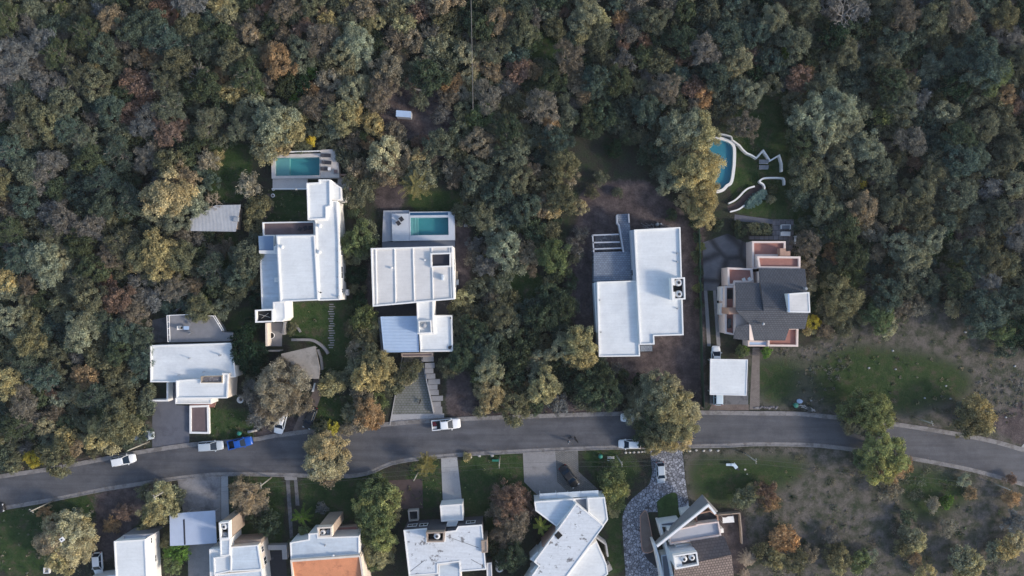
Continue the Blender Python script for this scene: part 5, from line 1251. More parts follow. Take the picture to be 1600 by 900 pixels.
def dog(px, py, rot, label, s_=1.0):
    c = W(px, py, .4); o = thing('dog', label, 'dog', (c.x, c.y, 0)); o.rotation_euler = (0, 0, rot); o.scale = (s_,) * 3
    v = []; e = []; r = []
    def add(p, rr, par=None):
        v.append(p); r.append(rr); i = len(v) - 1
        if par is not None: e.append((par, i))
        return i
    mid = add((0, 0, .46), (.10, .12)); chest = add((.26, 0, .45), (.125, .15), mid); nk_ = add((.42, 0, .60), .075, chest); hd = add((.54, 0, .70), .08, nk_); mz = add((.68, 0, .66), .045, hd); add((.75, 0, .65), .032, mz)
    hip = add((-.28, 0, .48), (.10, .12), mid); t1 = add((-.42, 0, .50), .03, hip); t2 = add((-.56, .03, .58), .022, t1); add((-.66, .05, .70), .012, t2)
    for y in (-1, 1):
        s1 = add((.28, y * .10, .36), .055, chest); k1 = add((.25 + .05 * y, y * .11, .20), .032, s1); f1 = add((.27 + .05 * y, y * .11, .05), .026, k1); add((.33 + .05 * y, y * .11, .03), .024, f1)
        h1 = add((-.24, y * .10, .38), .07, hip); k2 = add((-.18 - .04 * y, y * .11, .28), .045, h1); hk = add((-.32 - .04 * y, y * .11, .17), .025, k2); f2 = add((-.29 - .04 * y, y * .11, .04), .024, hk); add((-.23 - .04 * y, y * .11, .03), .022, f2)
    for y in (-1, 1): add((.50, y * .06, .80), .02, hd)
    skinned('body', v, e, r, 'dog_black', o); return o
dog(899.5, 686, -1.0, 'black dog standing on the road right of the person', 1.15)
dog(890.5, 683.8, .4, 'small dark dog just above the person on the road', .7)
dog(656, 628, 1.2, 'black dog standing on the grassy paver driveway', .95)
# ------------------------------------------------------------------ trees
def quad_mesh(name, V, tint, m):
    n = len(V) // 4; me = bpy.data.meshes.new(name)
    me.vertices.add(4 * n); me.vertices.foreach_set('co', V.astype(np.float32).ravel())
    me.loops.add(4 * n); me.polygons.add(n)
    me.loops.foreach_set('vertex_index', np.arange(4 * n, dtype=np.int32)); me.polygons.foreach_set('loop_start', np.arange(n, dtype=np.int32) * 4)
    me.update(calc_edges=True)
    a = me.attributes.new('tint', 'FLOAT_VECTOR', 'POINT'); a.data.foreach_set('vector', np.repeat(tint, 4, 0).astype(np.float32).ravel())
    me.materials.append(M[m]); return me
def leaf_quads(rng, C, nrm, ln, wd):
    """C centres (n,3), nrm normals, leaf length / width arrays"""
    n = len(C); r = rng.normal(size=(n, 3)); t = np.cross(nrm, r); t /= np.linalg.norm(t, axis=1, keepdims=True) + 1e-9
    b = np.cross(nrm, t); a_ = t * ln[:, None] * .5; b_ = b * wd[:, None] * .5
    return np.stack([C - a_ - b_ * .35, C - b_ * .9 + a_ * .1, C + a_ + b_ * .2, C + b_], 1).reshape(-1, 3)
def crown_arrays(seed, R_, style='dense'):
    rng = np.random.RandomState(seed)
    H_ = R_ * {'dense': .75, 'twiggy': .7, 'tall': 1.3, 'small': .8}.get(style, .75)
    ph = rng.uniform(0, 6.28, 4); am = np.array([.16, .15, .11, .08])
    def rad(t): return R_ * (1 + sum(am[k] * np.sin((k + 2) * t + ph[k]) for k in range(4)))
    ncl = int(18 + 7.5 * R_ ** 1.75)
    th = rng.uniform(0, 6.28, ncl); u = np.sqrt(rng.uniform(0, 1, ncl)); rr = rad(th) * u * .9
    rc = (0.30 + .09 * R_) * rng.uniform(.6, 1.25, ncl)
    zz = H_ * np.sqrt(np.clip(1 - (u * .93) ** 2, 0, 1)) * rng.uniform(.45, 1.05, ncl)
    CC = np.stack([rr * np.cos(th), rr * np.sin(th), zz], 1)
    area = rc ** 2; dens = {'dense': 100, 'twiggy': 55}.get(style, 100)
    V = []; T = []
    for i in range(ncl):
        k = int(dens * area[i] * 4.2) + 8
        d = rng.normal(size=(k, 3)); d[:, 2] = d[:, 2] * .8 + .25; d /= np.linalg.norm(d, axis=1, keepdims=True)
        p = CC[i] + d * rc[i] * (rng.uniform(.35, 1.12, (k, 1)) + (rng.uniform(size=(k, 1)) < .13) * rng.uniform(.1, .55, (k, 1))) * np.array([1, 1, .75]); 
        nr = d * .7 + rng.normal(size=(k, 3)) * .55; nr /= np.linalg.norm(nr, axis=1, keepdims=True)
        if style == 'twiggy': ln = rng.uniform(.22, .6, k); wd_ = rng.uniform(.05, .13, k)
        else: ln = rng.uniform(.13, .34, k); wd_ = ln * rng.uniform(.45, .75, k)
        V.append(leaf_quads(rng, p, nr, ln, wd_))
        cb = np.clip(rng.normal(1, .17), .6, 1.4); cy = np.clip(rng.normal(.18, .3), 0, 1)
        T.append(np.stack([cb * rng.uniform(.7, 1.3, k), np.clip(cy + rng.normal(0, .12, k), 0, 1), np.zeros(k)], 1))
    return np.concatenate(V), np.concatenate(T), CC, H_
def trunk_mesh(seed, R_, base, CC, m='bark', twig=0):
    rng = random.Random(seed); mb = MB(); r0 = .07 + .045 * R_
    top = Vector((0, 0, base * .8)); mb.tube((0, 0, -.1), (rng.uniform(-.1, .1), rng.uniform(-.1, .1), base * .45), r0 * 1.25, r0, 8, False)
    mb.tube((0, 0, base * .4), top, r0, r0 * .8, 8, False)
    ids = list(range(len(CC))); rng.shuffle(ids)
    for i in ids[:int(6 + 2.2 * R_)]:
        c = Vector(CC[i]); c.z += base; md = top.lerp(c, .5) + Vector((rng.uniform(-.2, .2), rng.uniform(-.2, .2), -.1 * R_)); md.z = max(md.z, base * .5)
        mb.tube(top, md, r0 * .5, r0 * .3, 5, False); mb.tube(md, c, r0 * .3, r0 * .1, 5, False)
        for _ in range(twig):
            e_ = c + Vector((rng.gauss(0, .5), rng.gauss(0, .5), rng.uniform(0, .6))) * (.5 + R_ * .18); mb.tube(md.lerp(c, rng.uniform(.3, 1)), e_, .035, .012, 3, False)
    me = bpy.data.meshes.new('trunk'); me.from_pydata(mb.v, [], mb.f); me.materials.append(M[m]); me.update(); return me
PROTO = {}
SIZES = [.9, 1.3, 1.8, 2.4, 3.1, 4.0, 5.0, 6.2]
def proto(style, R_, var):
    s_ = min(SIZES, key=lambda q: abs(q - R_)); key = (style, s_, var)
    if key not in PROTO:
        sd = abs(hash((SIZES.index(s_), var, len(style)))) % 99991
        V, T, CC, H_ = crown_arrays(sd, s_, style); base = max(.5, s_ * .75)
        V = V + np.array([0, 0, base])
        PROTO[key] = (quad_mesh('crown', V, T, 'foliage'), trunk_mesh(sd, s_, base, CC, 'pale_bark' if style == 'twiggy' else 'bark', 7 if style == 'twiggy' else 1), base, H_, (V, T))
    return PROTO[key], s_
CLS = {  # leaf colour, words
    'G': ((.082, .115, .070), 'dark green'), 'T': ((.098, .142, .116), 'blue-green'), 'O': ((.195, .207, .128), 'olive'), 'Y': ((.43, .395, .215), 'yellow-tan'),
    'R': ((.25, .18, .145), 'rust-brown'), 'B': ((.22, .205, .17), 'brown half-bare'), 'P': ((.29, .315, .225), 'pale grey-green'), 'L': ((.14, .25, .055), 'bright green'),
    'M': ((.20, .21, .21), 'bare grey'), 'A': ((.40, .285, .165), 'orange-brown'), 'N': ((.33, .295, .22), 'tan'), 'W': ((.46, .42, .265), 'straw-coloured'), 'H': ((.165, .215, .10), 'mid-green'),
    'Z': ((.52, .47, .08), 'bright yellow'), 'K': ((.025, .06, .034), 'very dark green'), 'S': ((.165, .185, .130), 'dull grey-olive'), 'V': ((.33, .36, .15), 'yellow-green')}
TREES = []   # (px, py, r px, class, style)
def T(*rows):
    for r in rows: TREES.append(r if len(r) == 5 else (*r, 'twiggy' if r[3] in 'MB' else 'dense'))
T((95, 15, 14, 'O'), (175, 30, 22, 'N'), (250, 8, 18, 'R'), (264, 24, 14, 'R'), (338, 4, 18, 'Y'), (362, 6, 14, 'Y'), (350, 20, 16, 'P'), (390, 52, 16, 'N'), (230, 86, 16, 'A'), (240, 96, 13, 'N'), (205, 125, 21, 'R'), (229, 133, 19, 'R'), (222, 145, 14, 'R'),
  (200, 176, 19, 'R'), (212, 168, 14, 'R'), (258, 205, 22, 'R'), (278, 190, 17, 'R'), (342, 118, 13, 'A'), (360, 144, 20, 'Y'), (375, 150, 14, 'O'), (145, 100, 10, 'Y'), (120, 72, 14, 'O'), (15, 90, 30, 'M'), (12, 115, 22, 'M'), (40, 35, 18, 'M'), (95, 15, 14, 'H'), (25, 65, 20, 'M'), (60, 100, 18, 'M'),
  (445, 10, 22, 'B'), (410, 5, 14, 'R'), (435, 95, 24, 'A'), (418, 80, 16, 'N'), (475, 45, 20, 'R', 'twiggy'), (512, 33, 17, 'Y'), (500, 60, 24, 'B'), (555, 68, 28, 'P'), (566, 82, 20, 'P'), (540, 85, 22, 'P'), (565, 95, 10, 'Y'), (590, 32, 14, 'Y'), (490, 112, 11, 'L'), (462, 153, 10, 'L'), (470, 130, 16, 'K'), (483, 138, 13, 'A'),
  (605, 105, 25, 'N'), (620, 95, 16, 'B'), (533, 182, 24, 'Y'), (548, 170, 20, 'Y'), (522, 195, 18, 'P'), (550, 140, 22, 'P'), (565, 130, 18, 'P'), (540, 115, 18, 'W'), (583, 193, 18, 'Y'), (652, 12, 18, 'R'), (630, 38, 18, 'Y'), (615, 60, 20, 'B'), (645, 62, 18, 'N'), (680, 75, 20, 'P'), (668, 95, 14, 'N'), (690, 60, 14, 'P'), (730, 82, 18, 'W'), (745, 78, 14, 'N'), (733, 118, 14, 'W'), (705, 130, 18, 'A'), (720, 145, 13, 'N'), (770, 110, 16, 'N'), (752, 180, 20, 'H'), (738, 190, 16, 'H'), (760, 150, 22, 'B'), (600, 140, 22, 'B'), (585, 160, 20, 'B'), (690, 180, 15, 'M'), (420, 125, 18, 'B'), (440, 55, 18, 'B'), (676, 12, 16, 'N'), (570, 12, 18, 'N'), (560, 20, 15, 'B'), (655, 155, 15, 'S', 'twiggy'), (700, 150, 18, 'B'),
  (410, 215, 27, 'P'), (430, 195, 30, 'P'), (450, 203, 25, 'Y'), (411, 238, 19, 'Y'), (405, 190, 20, 'P'), (438, 220, 21, 'W'), (485, 222, 9, 'Z'), (470, 228, 14, 'O'), (600, 245, 26, 'W'), (625, 240, 18, 'N'), (607, 268, 24, 'N'), (590, 255, 16, 'Y'), (575, 223, 11, 'A'), (658, 222, 14, 'R'), (655, 240, 12, 'W'), (685, 225, 22, 'S'), (715, 235, 18, 'O'), (716, 280, 18, 'B'), (560, 375, 24, 'H'), (555, 395, 20, 'O'), (572, 360, 18, 'O'), (540, 245, 18, 'S'), (545, 220, 18, 'B'), (740, 300, 18, 'S'), (620, 205, 16, 'N'),
  (838, 12, 14, 'M'), (840, 32, 15, 'M'), (883, 18, 10, 'R', 'twiggy'), (918, 14, 22, 'P'), (933, 25, 18, 'Y'), (905, 35, 18, 'P'), (912, 50, 15, 'Y'), (970, 25, 14, 'A'), (972, 38, 12, 'R'), (933, 75, 16, 'O'), (835, 65, 15, 'H'), (810, 108, 20, 'R'), (830, 110, 15, 'A'), (888, 90, 24, 'B'), (905, 130, 18, 'N'), (912, 150, 14, 'N'), (848, 168, 26, 'B'), (1008, 63, 13, 'R'), (975, 68, 11, 'R'), (990, 50, 16, 'B'), (820, 210, 16, 'O'), (1020, 143, 17, 'N'), (1068, 93, 17, 'R', 'twiggy'), (1085, 135, 18, 'R'), (1100, 148, 17, 'A'), (1088, 160, 14, 'B'), (1140, 55, 26, 'T'), (1152, 45, 20, 'S'), (1135, 62, 12, 'A'), (1125, 52, 10, 'R'), (1100, 48, 15, 'T'), (1155, 92, 22, 'P'), (1145, 105, 18, 'W'), (1170, 145, 22, 'P'), (1160, 130, 16, 'P'), (1120, 120, 22, 'T'), (1125, 145, 16, 'P'), (975, 172, 20, 'T'), (985, 160, 12, 'P'), (1180, 85, 14, 'R', 'twiggy'), (1165, 198, 22, 'B'), (1070, 200, 30, 'P'), (1052, 215, 26, 'P'), (1095, 205, 26, 'Y'), (1085, 225, 24, 'Y'), (895, 110, 18, 'N', 'twiggy'), (890, 180, 16, 'P'), (830, 215, 18, 'S'), (860, 195, 16, 'A', 'twiggy'),
  (1210, 28, 22, 'P'), (1245, 65, 24, 'S'), (1262, 60, 18, 'S'), (1230, 83, 8, 'L'), (1250, 118, 20, 'R'), (1262, 112, 15, 'A'), (1245, 135, 15, 'R', 'twiggy'), (1320, 82, 22, 'S'), (1335, 75, 14, 'N', 'twiggy'), (1300, 95, 20, 'S'), (1398, 68, 24, 'T'), (1385, 90, 22, 'S'), (1362, 42, 20, 'G'), (1345, 20, 20, 'M'), (1300, 10, 20, 'M'), (1272, 180, 30, 'P'), (1312, 172, 28, 'P'), (1325, 195, 24, 'P'), (1292, 205, 26, 'P'), (1250, 195, 22, 'T'), (1297, 200, 8, 'Z'), (1300, 222, 18, 'W'), (1425, 112, 11, 'R'), (1470, 60, 18, 'O'), (1540, 105, 32, 'T'), (1555, 115, 26, 'H'), (1530, 75, 24, 'T'), (1575, 150, 16, 'A'), (1590, 165, 14, 'R'), (1480, 175, 20, 'P'), (1450, 195, 20, 'T'), (1400, 215, 11, 'W'), (1490, 195, 10, 'Y'), (1415, 25, 22, 'B'), (1500, 20, 24, 'B'), (1580, 55, 22, 'M'), (1440, 150, 18, 'M'), (1340, 5, 20, 'B'), (1580, 200, 20, 'S', 'twiggy'), (1385, 175, 20, 'H'),
  (262, 305, 34, 'W'), (240, 325, 22, 'P'), (285, 280, 24, 'N'), (300, 315, 22, 'P'), (270, 340, 22, 'P'), (250, 285, 20, 'M'), (222, 398, 24, 'O'), (246, 390, 26, 'Y'), (252, 412, 24, 'Y'), (282, 400, 24, 'O'), (215, 410, 18, 'W'), (270, 425, 16, 'O'), (322, 248, 18, 'N', 'twiggy'), (335, 245, 14, 'Y', 'twiggy'), (65, 405, 26, 'P'), (85, 400, 22, 'P'), (72, 425, 24, 'P'), (95, 418, 20, 'S'), (10, 440, 18, 'Y'), (165, 445, 17, 'R'), (212, 445, 18, 'M'), (385, 290, 20, 'N', 'twiggy'), (395, 350, 18, 'O'), (332, 393, 15, 'B'), (350, 385, 14, 'B'), (385, 405, 24, 'S'), (375, 425, 22, 'T'), (400, 375, 18, 'S'), (160, 320, 22, 'T'), (165, 345, 20, 'S'), (310, 375, 13, 'M'), (120, 300, 18, 'T'), (55, 288, 20, 'M'), (400, 440, 20, 'O', 'twiggy'), (70, 330, 20, 'M'), (365, 455, 20, 'O'), (380, 440, 20, 'T'),
  (905, 323, 14, 'W'), (725, 335, 18, 'O'), (880, 258, 24, 'O'), (890, 275, 20, 'N', 'twiggy'), (845, 320, 18, 'N'), (860, 330, 14, 'W'), (820, 325, 22, 'T'), (825, 395, 20, 'N'), (812, 410, 16, 'P'), (865, 400, 26, 'H'), (875, 420, 18, 'G'), (765, 408, 20, 'M'), (755, 415, 15, 'M'), (900, 385, 18, 'M'), (1090, 262, 34, 'Y'), (1075, 250, 24, 'W'), (1100, 300, 24, 'Y'), (1098, 330, 22, 'Y'), (1050, 280, 22, 'P'), (1060, 250, 22, 'S'), (1108, 290, 16, 'Y'), (1080, 310, 20, 'W'), (790, 340, 20, 'T'), (800, 245, 24, 'S'), (775, 260, 20, 'S'), (780, 300, 22, 'T'), (705, 265, 16, 'N'), (740, 380, 14, 'M'),
  (1258, 425, 20, 'N'), (1262, 445, 18, 'W'), (1300, 395, 13, 'A'), (1303, 403, 11, 'R'), (1400, 415, 9, 'A'), (1405, 352, 14, 'R', 'twiggy'), (1408, 362, 9, 'R'), (1348, 285, 8, 'Z'), (1420, 286, 10, 'O'), (1390, 290, 16, 'O'), (1350, 325, 24, 'N'), (1345, 345, 18, 'W'), (1370, 258, 22, 'S'), (1385, 275, 18, 'S'), (1290, 360, 20, 'S'), (1450, 375, 22, 'P'), (1430, 405, 26, 'P'), (1440, 385, 18, 'H'), (1500, 250, 26, 'T'), (1548, 295, 20, 'M'), (1520, 240, 24, 'T'), (1560, 370, 20, 'O'), (1570, 365, 12, 'W'), (1505, 370, 10, 'R'), (1440, 300, 22, 'S'), (1500, 300, 26, 'S'), (1530, 335, 18, 'P', 'twiggy'), (1590, 290, 20, 'P'), (1430, 255, 14, 'R', 'twiggy'), (1365, 360, 20, 'N'), (1370, 395, 16, 'N', 'twiggy'), (1285, 250, 18, 'P'), (1320, 245, 22, 'P'), (1335, 435, 20, 'H'),
  (8, 598, 24, 'Y'), (15, 610, 18, 'Y'), (130, 588, 19, 'A'), (133, 600, 12, 'Y'), (125, 515, 28, 'P'), (108, 530, 20, 'T'), (145, 535, 20, 'S'), (185, 468, 22, 'R'), (165, 478, 14, 'A', 'twiggy'), (90, 480, 20, 'O'), (104, 482, 12, 'Y'), (215, 462, 18, 'M'), (240, 468, 18, 'M'), (80, 612, 14, 'R', 'twiggy'), (118, 622, 14, 'W'), (92, 625, 15, 'P'), (180, 665, 30, 'O'), (155, 680, 22, 'Y'), (198, 673, 21, 'Y'), (168, 694, 16, 'W'), (168, 650, 20, 'H'), (15, 500, 22, 'P'), (18, 535, 12, 'Y'), (12, 455, 16, 'P'), (40, 470, 16, 'S'), (310, 483, 22, 'O'), (318, 478, 14, 'H'), (382, 548, 24, 'K'), (375, 530, 18, 'K'), (392, 568, 20, 'K'), (232, 610, 11, 'O'), (48, 655, 14, 'M'), (70, 665, 16, 'W'), (98, 685, 18, 'Y'), (50, 718, 14, 'Z'), (38, 705, 12, 'M'), (20, 725, 15, 'O'), (115, 700, 14, 'N'), (75, 690, 14, 'S'), (300, 445, 16, 'B'), (345, 480, 16, 'S'),
  (1315, 465, 30, 'O'), (1300, 480, 22, 'S', 'twiggy'), (1335, 480, 20, 'S'), (1270, 503, 13, 'Z'), (1265, 515, 9, 'Y'), (1375, 495, 22, 'H'), (1388, 510, 18, 'P'), (1360, 480, 16, 'H'), (1410, 485, 20, 'B'), (1435, 478, 18, 'N'), (1545, 490, 34, 'T'), (1560, 515, 22, 'H'), (1590, 470, 26, 'T'), (1490, 480, 14, 'W'), (1290, 515, 14, 'B'), (1590, 510, 24, 'K'), (1575, 545, 16, 'T'),
  (1350, 640, 30, 'H'), (1335, 655, 24, 'S'), (1370, 650, 28, 'V'), (1362, 670, 20, 'P'), (1375, 700, 28, 'V'), (1395, 712, 24, 'V'), (1380, 728, 26, 'V'), (1350, 720, 16, 'H'), (1398, 740, 20, 'A', 'twiggy'), (1395, 768, 18, 'N', 'twiggy'), (1415, 728, 14, 'A', 'twiggy'), (1518, 660, 26, 'O'), (1530, 645, 26, 'Y'), (1538, 660, 18, 'Y'), (1510, 640, 14, 'P'))
T((725, 465, 17, 'Y'), (715, 480, 14, 'O'), (728, 480, 12, 'Y'), (885, 545, 24, 'P'), (905, 535, 26, 'Y'), (910, 555, 24, 'Y'), (895, 565, 18, 'W'), (852, 605, 24, 'Y'), (845, 590, 20, 'P'), (765, 580, 22, 'P'), (755, 590, 18, 'H'), (765, 620, 22, 'W'), (780, 610, 16, 'O'), (800, 606, 8, 'A'), (842, 560, 16, 'P'), (833, 565, 14, 'N'), (822, 628, 7, 'A'), (740, 520, 22, 'G'), (735, 490, 18, 'S'), (780, 490, 22, 'S'), (795, 510, 20, 'S'), (760, 540, 22, 'T'), (850, 495, 24, 'G'), (835, 480, 18, 'T'), (860, 460, 20, 'G'), (920, 605, 24, 'G'), (940, 590, 22, 'G'), (915, 625, 20, 'S'), (950, 620, 22, 'G'), (890, 590, 20, 'G'), (815, 560, 20, 'G'), (720, 560, 22, 'G'), (712, 540, 18, 'S'), (700, 575, 16, 'S'), (805, 590, 18, 'G'), (870, 575, 18, 'G'), (820, 530, 20, 'G'), (785, 550, 20, 'G'), (1000, 600, 14, 'K'), (780, 445, 18, 'S', 'twiggy'), (745, 450, 18, 'S'),
  (435, 600, 34, 'N', 'twiggy'), (452, 625, 28, 'N', 'twiggy'), (418, 630, 24, 'B'), (445, 585, 22, 'B'), (405, 650, 20, 'M'), (398, 620, 22, 'M'), (395, 595, 18, 'S', 'twiggy'), (420, 655, 18, 'N', 'twiggy'), (465, 605, 20, 'B'), (515, 603, 19, 'Y'), (522, 595, 16, 'O'), (595, 570, 22, 'Y'), (580, 565, 22, 'O'), (575, 585, 24, 'Y'), (560, 575, 20, 'P'), (600, 595, 18, 'Y'), (545, 590, 18, 'O'), (568, 625, 20, 'N'), (575, 645, 22, 'A'), (562, 660, 16, 'N'), (585, 660, 14, 'A'), (548, 645, 15, 'P'), (590, 625, 14, 'H'), (572, 530, 20, 'O'), (558, 545, 18, 'N'), (568, 498, 20, 'H'), (580, 510, 14, 'Y'), (550, 515, 14, 'S'), (618, 600, 18, 'O'), (640, 580, 18, 'O'), (630, 590, 14, 'W'), (510, 703, 28, 'W'), (502, 722, 28, 'W'), (520, 722, 26, 'W'), (495, 700, 20, 'W'), (515, 738, 20, 'N'), (500, 670, 12, 'O', 'twiggy'), (520, 668, 10, 'Z'), (540, 672, 10, 'N', 'twiggy'),
  (582, 775, 22, 'H'), (600, 790, 26, 'V'), (575, 795, 24, 'V'), (590, 810, 26, 'H'), (610, 805, 18, 'Y'), (580, 828, 22, 'H'), (597, 840, 22, 'V'), (588, 865, 22, 'Y'), (605, 855, 16, 'Y'), (582, 880, 16, 'H'), (590, 755, 14, 'H'), (795, 790, 26, 'R', 'twiggy'), (812, 780, 20, 'R'), (785, 770, 20, 'R', 'twiggy'), (800, 815, 26, 'B'), (820, 800, 20, 'R', 'twiggy'), (790, 835, 22, 'B'), (775, 855, 20, 'G'), (800, 870, 22, 'G'), (780, 800, 20, 'B'), (957, 735, 13, 'H'), (957, 750, 17, 'H'), (961, 766, 19, 'V'), (962, 780, 17, 'H'), (960, 795, 13, 'Y'), (950, 742, 14, 'H'), (970, 770, 12, 'Y'),
  (1030, 622, 28, 'P'), (1025, 600, 22, 'P'), (1048, 615, 24, 'W'), (1050, 640, 34, 'Y'), (1070, 645, 26, 'W'), (1060, 665, 28, 'Y'), (1040, 670, 28, 'O'), (1065, 685, 20, 'W'), (1035, 690, 22, 'Y'), (1018, 655, 24, 'G'), (1010, 680, 20, 'G'), (1000, 620, 22, 'S'), (1002, 647, 22, 'P', 'twiggy'), (1010, 655, 20, 'O'), (990, 639, 14, 'S'), (900, 402, 11, 'S', 'twiggy'), (893, 440, 11, 'G'), (900, 478, 10, 'S', 'twiggy'), (908, 365, 11, 'M'), (915, 520, 9, 'S'), (975, 590, 11, 'G'), (965, 300, 8, 'S', 'twiggy'), (925, 300, 9, 'S', 'twiggy'), (1050, 335, 9, 'G', 'twiggy'), (940, 278, 11, 'S', 'twiggy'), (1085, 350, 9, 'G'), (1022, 690, 14, 'Y'), (250, 785, 24, 'Y'), (240, 800, 22, 'Y'), (262, 800, 18, 'Y'), (262, 775, 20, 'O'), (228, 828, 12, 'Y'), (275, 780, 14, 'P'), (240, 765, 14, 'B'), (222, 770, 14, 'O', 'twiggy'), (385, 775, 26, 'N', 'twiggy'), (378, 790, 20, 'B'), (400, 790, 18, 'B'), (370, 765, 15, 'A', 'twiggy'), (400, 810, 16, 'G'), (420, 820, 20, 'G'), (375, 755, 12, 'O', 'twiggy'), (105, 840, 32, 'W'), (85, 850, 28, 'N'), (115, 860, 28, 'W'), (95, 870, 24, 'Y'), (125, 830, 22, 'Y'), (85, 822, 20, 'W'), (70, 805, 12, 'A'), (120, 812, 16, 'P', 'twiggy'), (172, 820, 14, 'A', 'twiggy'), (190, 800, 16, 'R', 'twiggy'), (275, 865, 18, 'L'), (268, 882, 16, 'H'), (262, 850, 14, 'O'),
  (1163, 780, 18, 'O'), (1175, 770, 13, 'Y', 'twiggy'), (1198, 772, 20, 'R', 'twiggy'), (1205, 785, 15, 'A', 'twiggy'), (1222, 838, 18, 'A'), (1233, 848, 18, 'A'), (1198, 868, 18, 'O'), (1215, 875, 16, 'Y'), (1245, 880, 18, 'O'), (1305, 865, 17, 'O'), (1318, 873, 15, 'Y'), (1310, 885, 14, 'Y'), (1345, 878, 17, 'H'), (1360, 870, 12, 'P'), (1270, 865, 12, 'N'), (1425, 840, 18, 'P'), (1435, 850, 16, 'Y'), (1415, 855, 16, 'O'), (1430, 875, 14, 'A', 'twiggy'), (1508, 875, 20, 'P'), (1522, 885, 20, 'Y'), (1505, 893, 14, 'Y'), (1450, 895, 14, 'Y'), (1518, 772, 9, 'A', 'twiggy'), (1508, 752, 10, 'P'), (1583, 782, 15, 'A', 'twiggy'), (1590, 820, 20, 'M'), (1575, 860, 18, 'Y'), (1590, 845, 16, 'W'), (1555, 862, 14, 'P'), (1460, 790, 12, 'N', 'twiggy'), (1485, 825, 15, 'N', 'twiggy'), (1580, 750, 10, 'R', 'twiggy'), (1480, 785, 9, 'L'), (1420, 810, 12, 'G'), (1300, 838, 14, 'M'),
  (1160, 551, 9, 'H'), (1165, 548, 6, 'L'), (1197, 551, 8, 'L'), (1120, 352, 9, 'G'), (1158, 362, 10, 'G'), (1150, 352, 7, 'G'), (1180, 357, 10, 'O'), (1195, 357, 9, 'O'), (1205, 312, 7, 'S'), (730, 714, 6, 'Y'), (1208, 295, 8, 'G', 'twiggy'), (455, 512, 8, 'O', 'twiggy'), (510, 815, 7, 'G'), (477, 835, 12, 'H'), (462, 848, 10, 'G'), (502, 795, 8, 'M'), (1265, 640, 4, 'M'), (1090, 400, 8, 'G'), (1092, 425, 8, 'G'), (1092, 450, 7, 'H'), (1094, 385, 7, 'H'), (1092, 475, 7, 'G'), (1090, 370, 7, 'G'), (960, 232, 14, 'K'), (985, 215, 14, 'G'), (975, 205, 12, 'S', 'twiggy'), (1030, 200, 16, 'S'), (1000, 210, 16, 'S', 'twiggy'), (1020, 240, 20, 'G'), (1035, 262, 18, 'S', 'twiggy'), (1015, 225, 16, 'S'), (560, 470, 14, 'K'), (555, 430, 16, 'K'), (395, 505, 14, 'K'), (400, 470, 14, 'K'), (1272, 470, 14, 'K'), (500, 250, 0, 'K'))
TREES = [t_ for t_ in TREES if t_[2] > 0]

LM = [  # landmarks used to say which tree is meant
    (336, 341, 'the corrugated shed'), (465, 262, 'the loungers pool'), (480, 400, 'the long white house'), (300, 575, 'the left white house'), (630, 178, 'the pale blue box'),
    (655, 352, 'the green-blue pool'), (645, 430, 'the ribbed cream roof'), (640, 520, 'the light blue garage roof'), (1000, 450, 'the two-tank house'), (948, 380, 'the beam pergola'),
    (1130, 255, 'the curved pool'), (1205, 250, 'the zigzag wall'), (1215, 470, 'the grey-tiled house'), (1139, 589, 'the square carport'), (470, 565, 'the tilted shelter roof'), (311, 655, 'the white-rimmed planter'),
    (697, 663, 'the white pickup'), (210, 880, 'the bottom-left white house'), (302, 825, 'the blue-grey carport'), (510, 860, 'the orange roof'), (695, 850, 'the square-porch house'),
    (890, 850, 'the diagonal stained roof'), (1032, 739, 'the stone driveway'), (1085, 840, 'the A-shaped gable house'), (645, 600, 'the grassy paver driveway'), (890, 745, 'the black car'), (193, 719, 'the leftmost white car'),
    (375, 692, 'the bright blue pickup'), (640, 770, 'the brown timber deck'), (984, 694, 'the kerbside white car'), (1380, 705, 'the right road tree'), (1525, 650, 'the lone right verge tree'),
    (1425, 112, 'the upper-right reddish treelet'), (490, 112, 'the bright green bush'), (205, 150, 'the upper-left rust cluster'), (1300, 395, 'the bright rust treelet'),
    (75, 410, 'the far-left pale tree'), (0, 0, 'the upper-left corner'), (1600, 0, 'the upper-right corner'), (0, 450, 'the mid left edge'), (1600, 450, 'the mid right edge'), (1600, 900, 'the lower-right corner'), (0, 900, 'the lower-left corner'),
    (737, 0, 'the pale forest cable'), (970, 25, 'the top-edge rusty pair'), (130, 590, 'the far-left orange tree'), (1135, 62, 'the bright orange treelet'), (1540, 105, 'the big blue-green tree'), (400, 0, 'the top left quarter'), (1290, 190, 'the broad lawnside tree'),
]
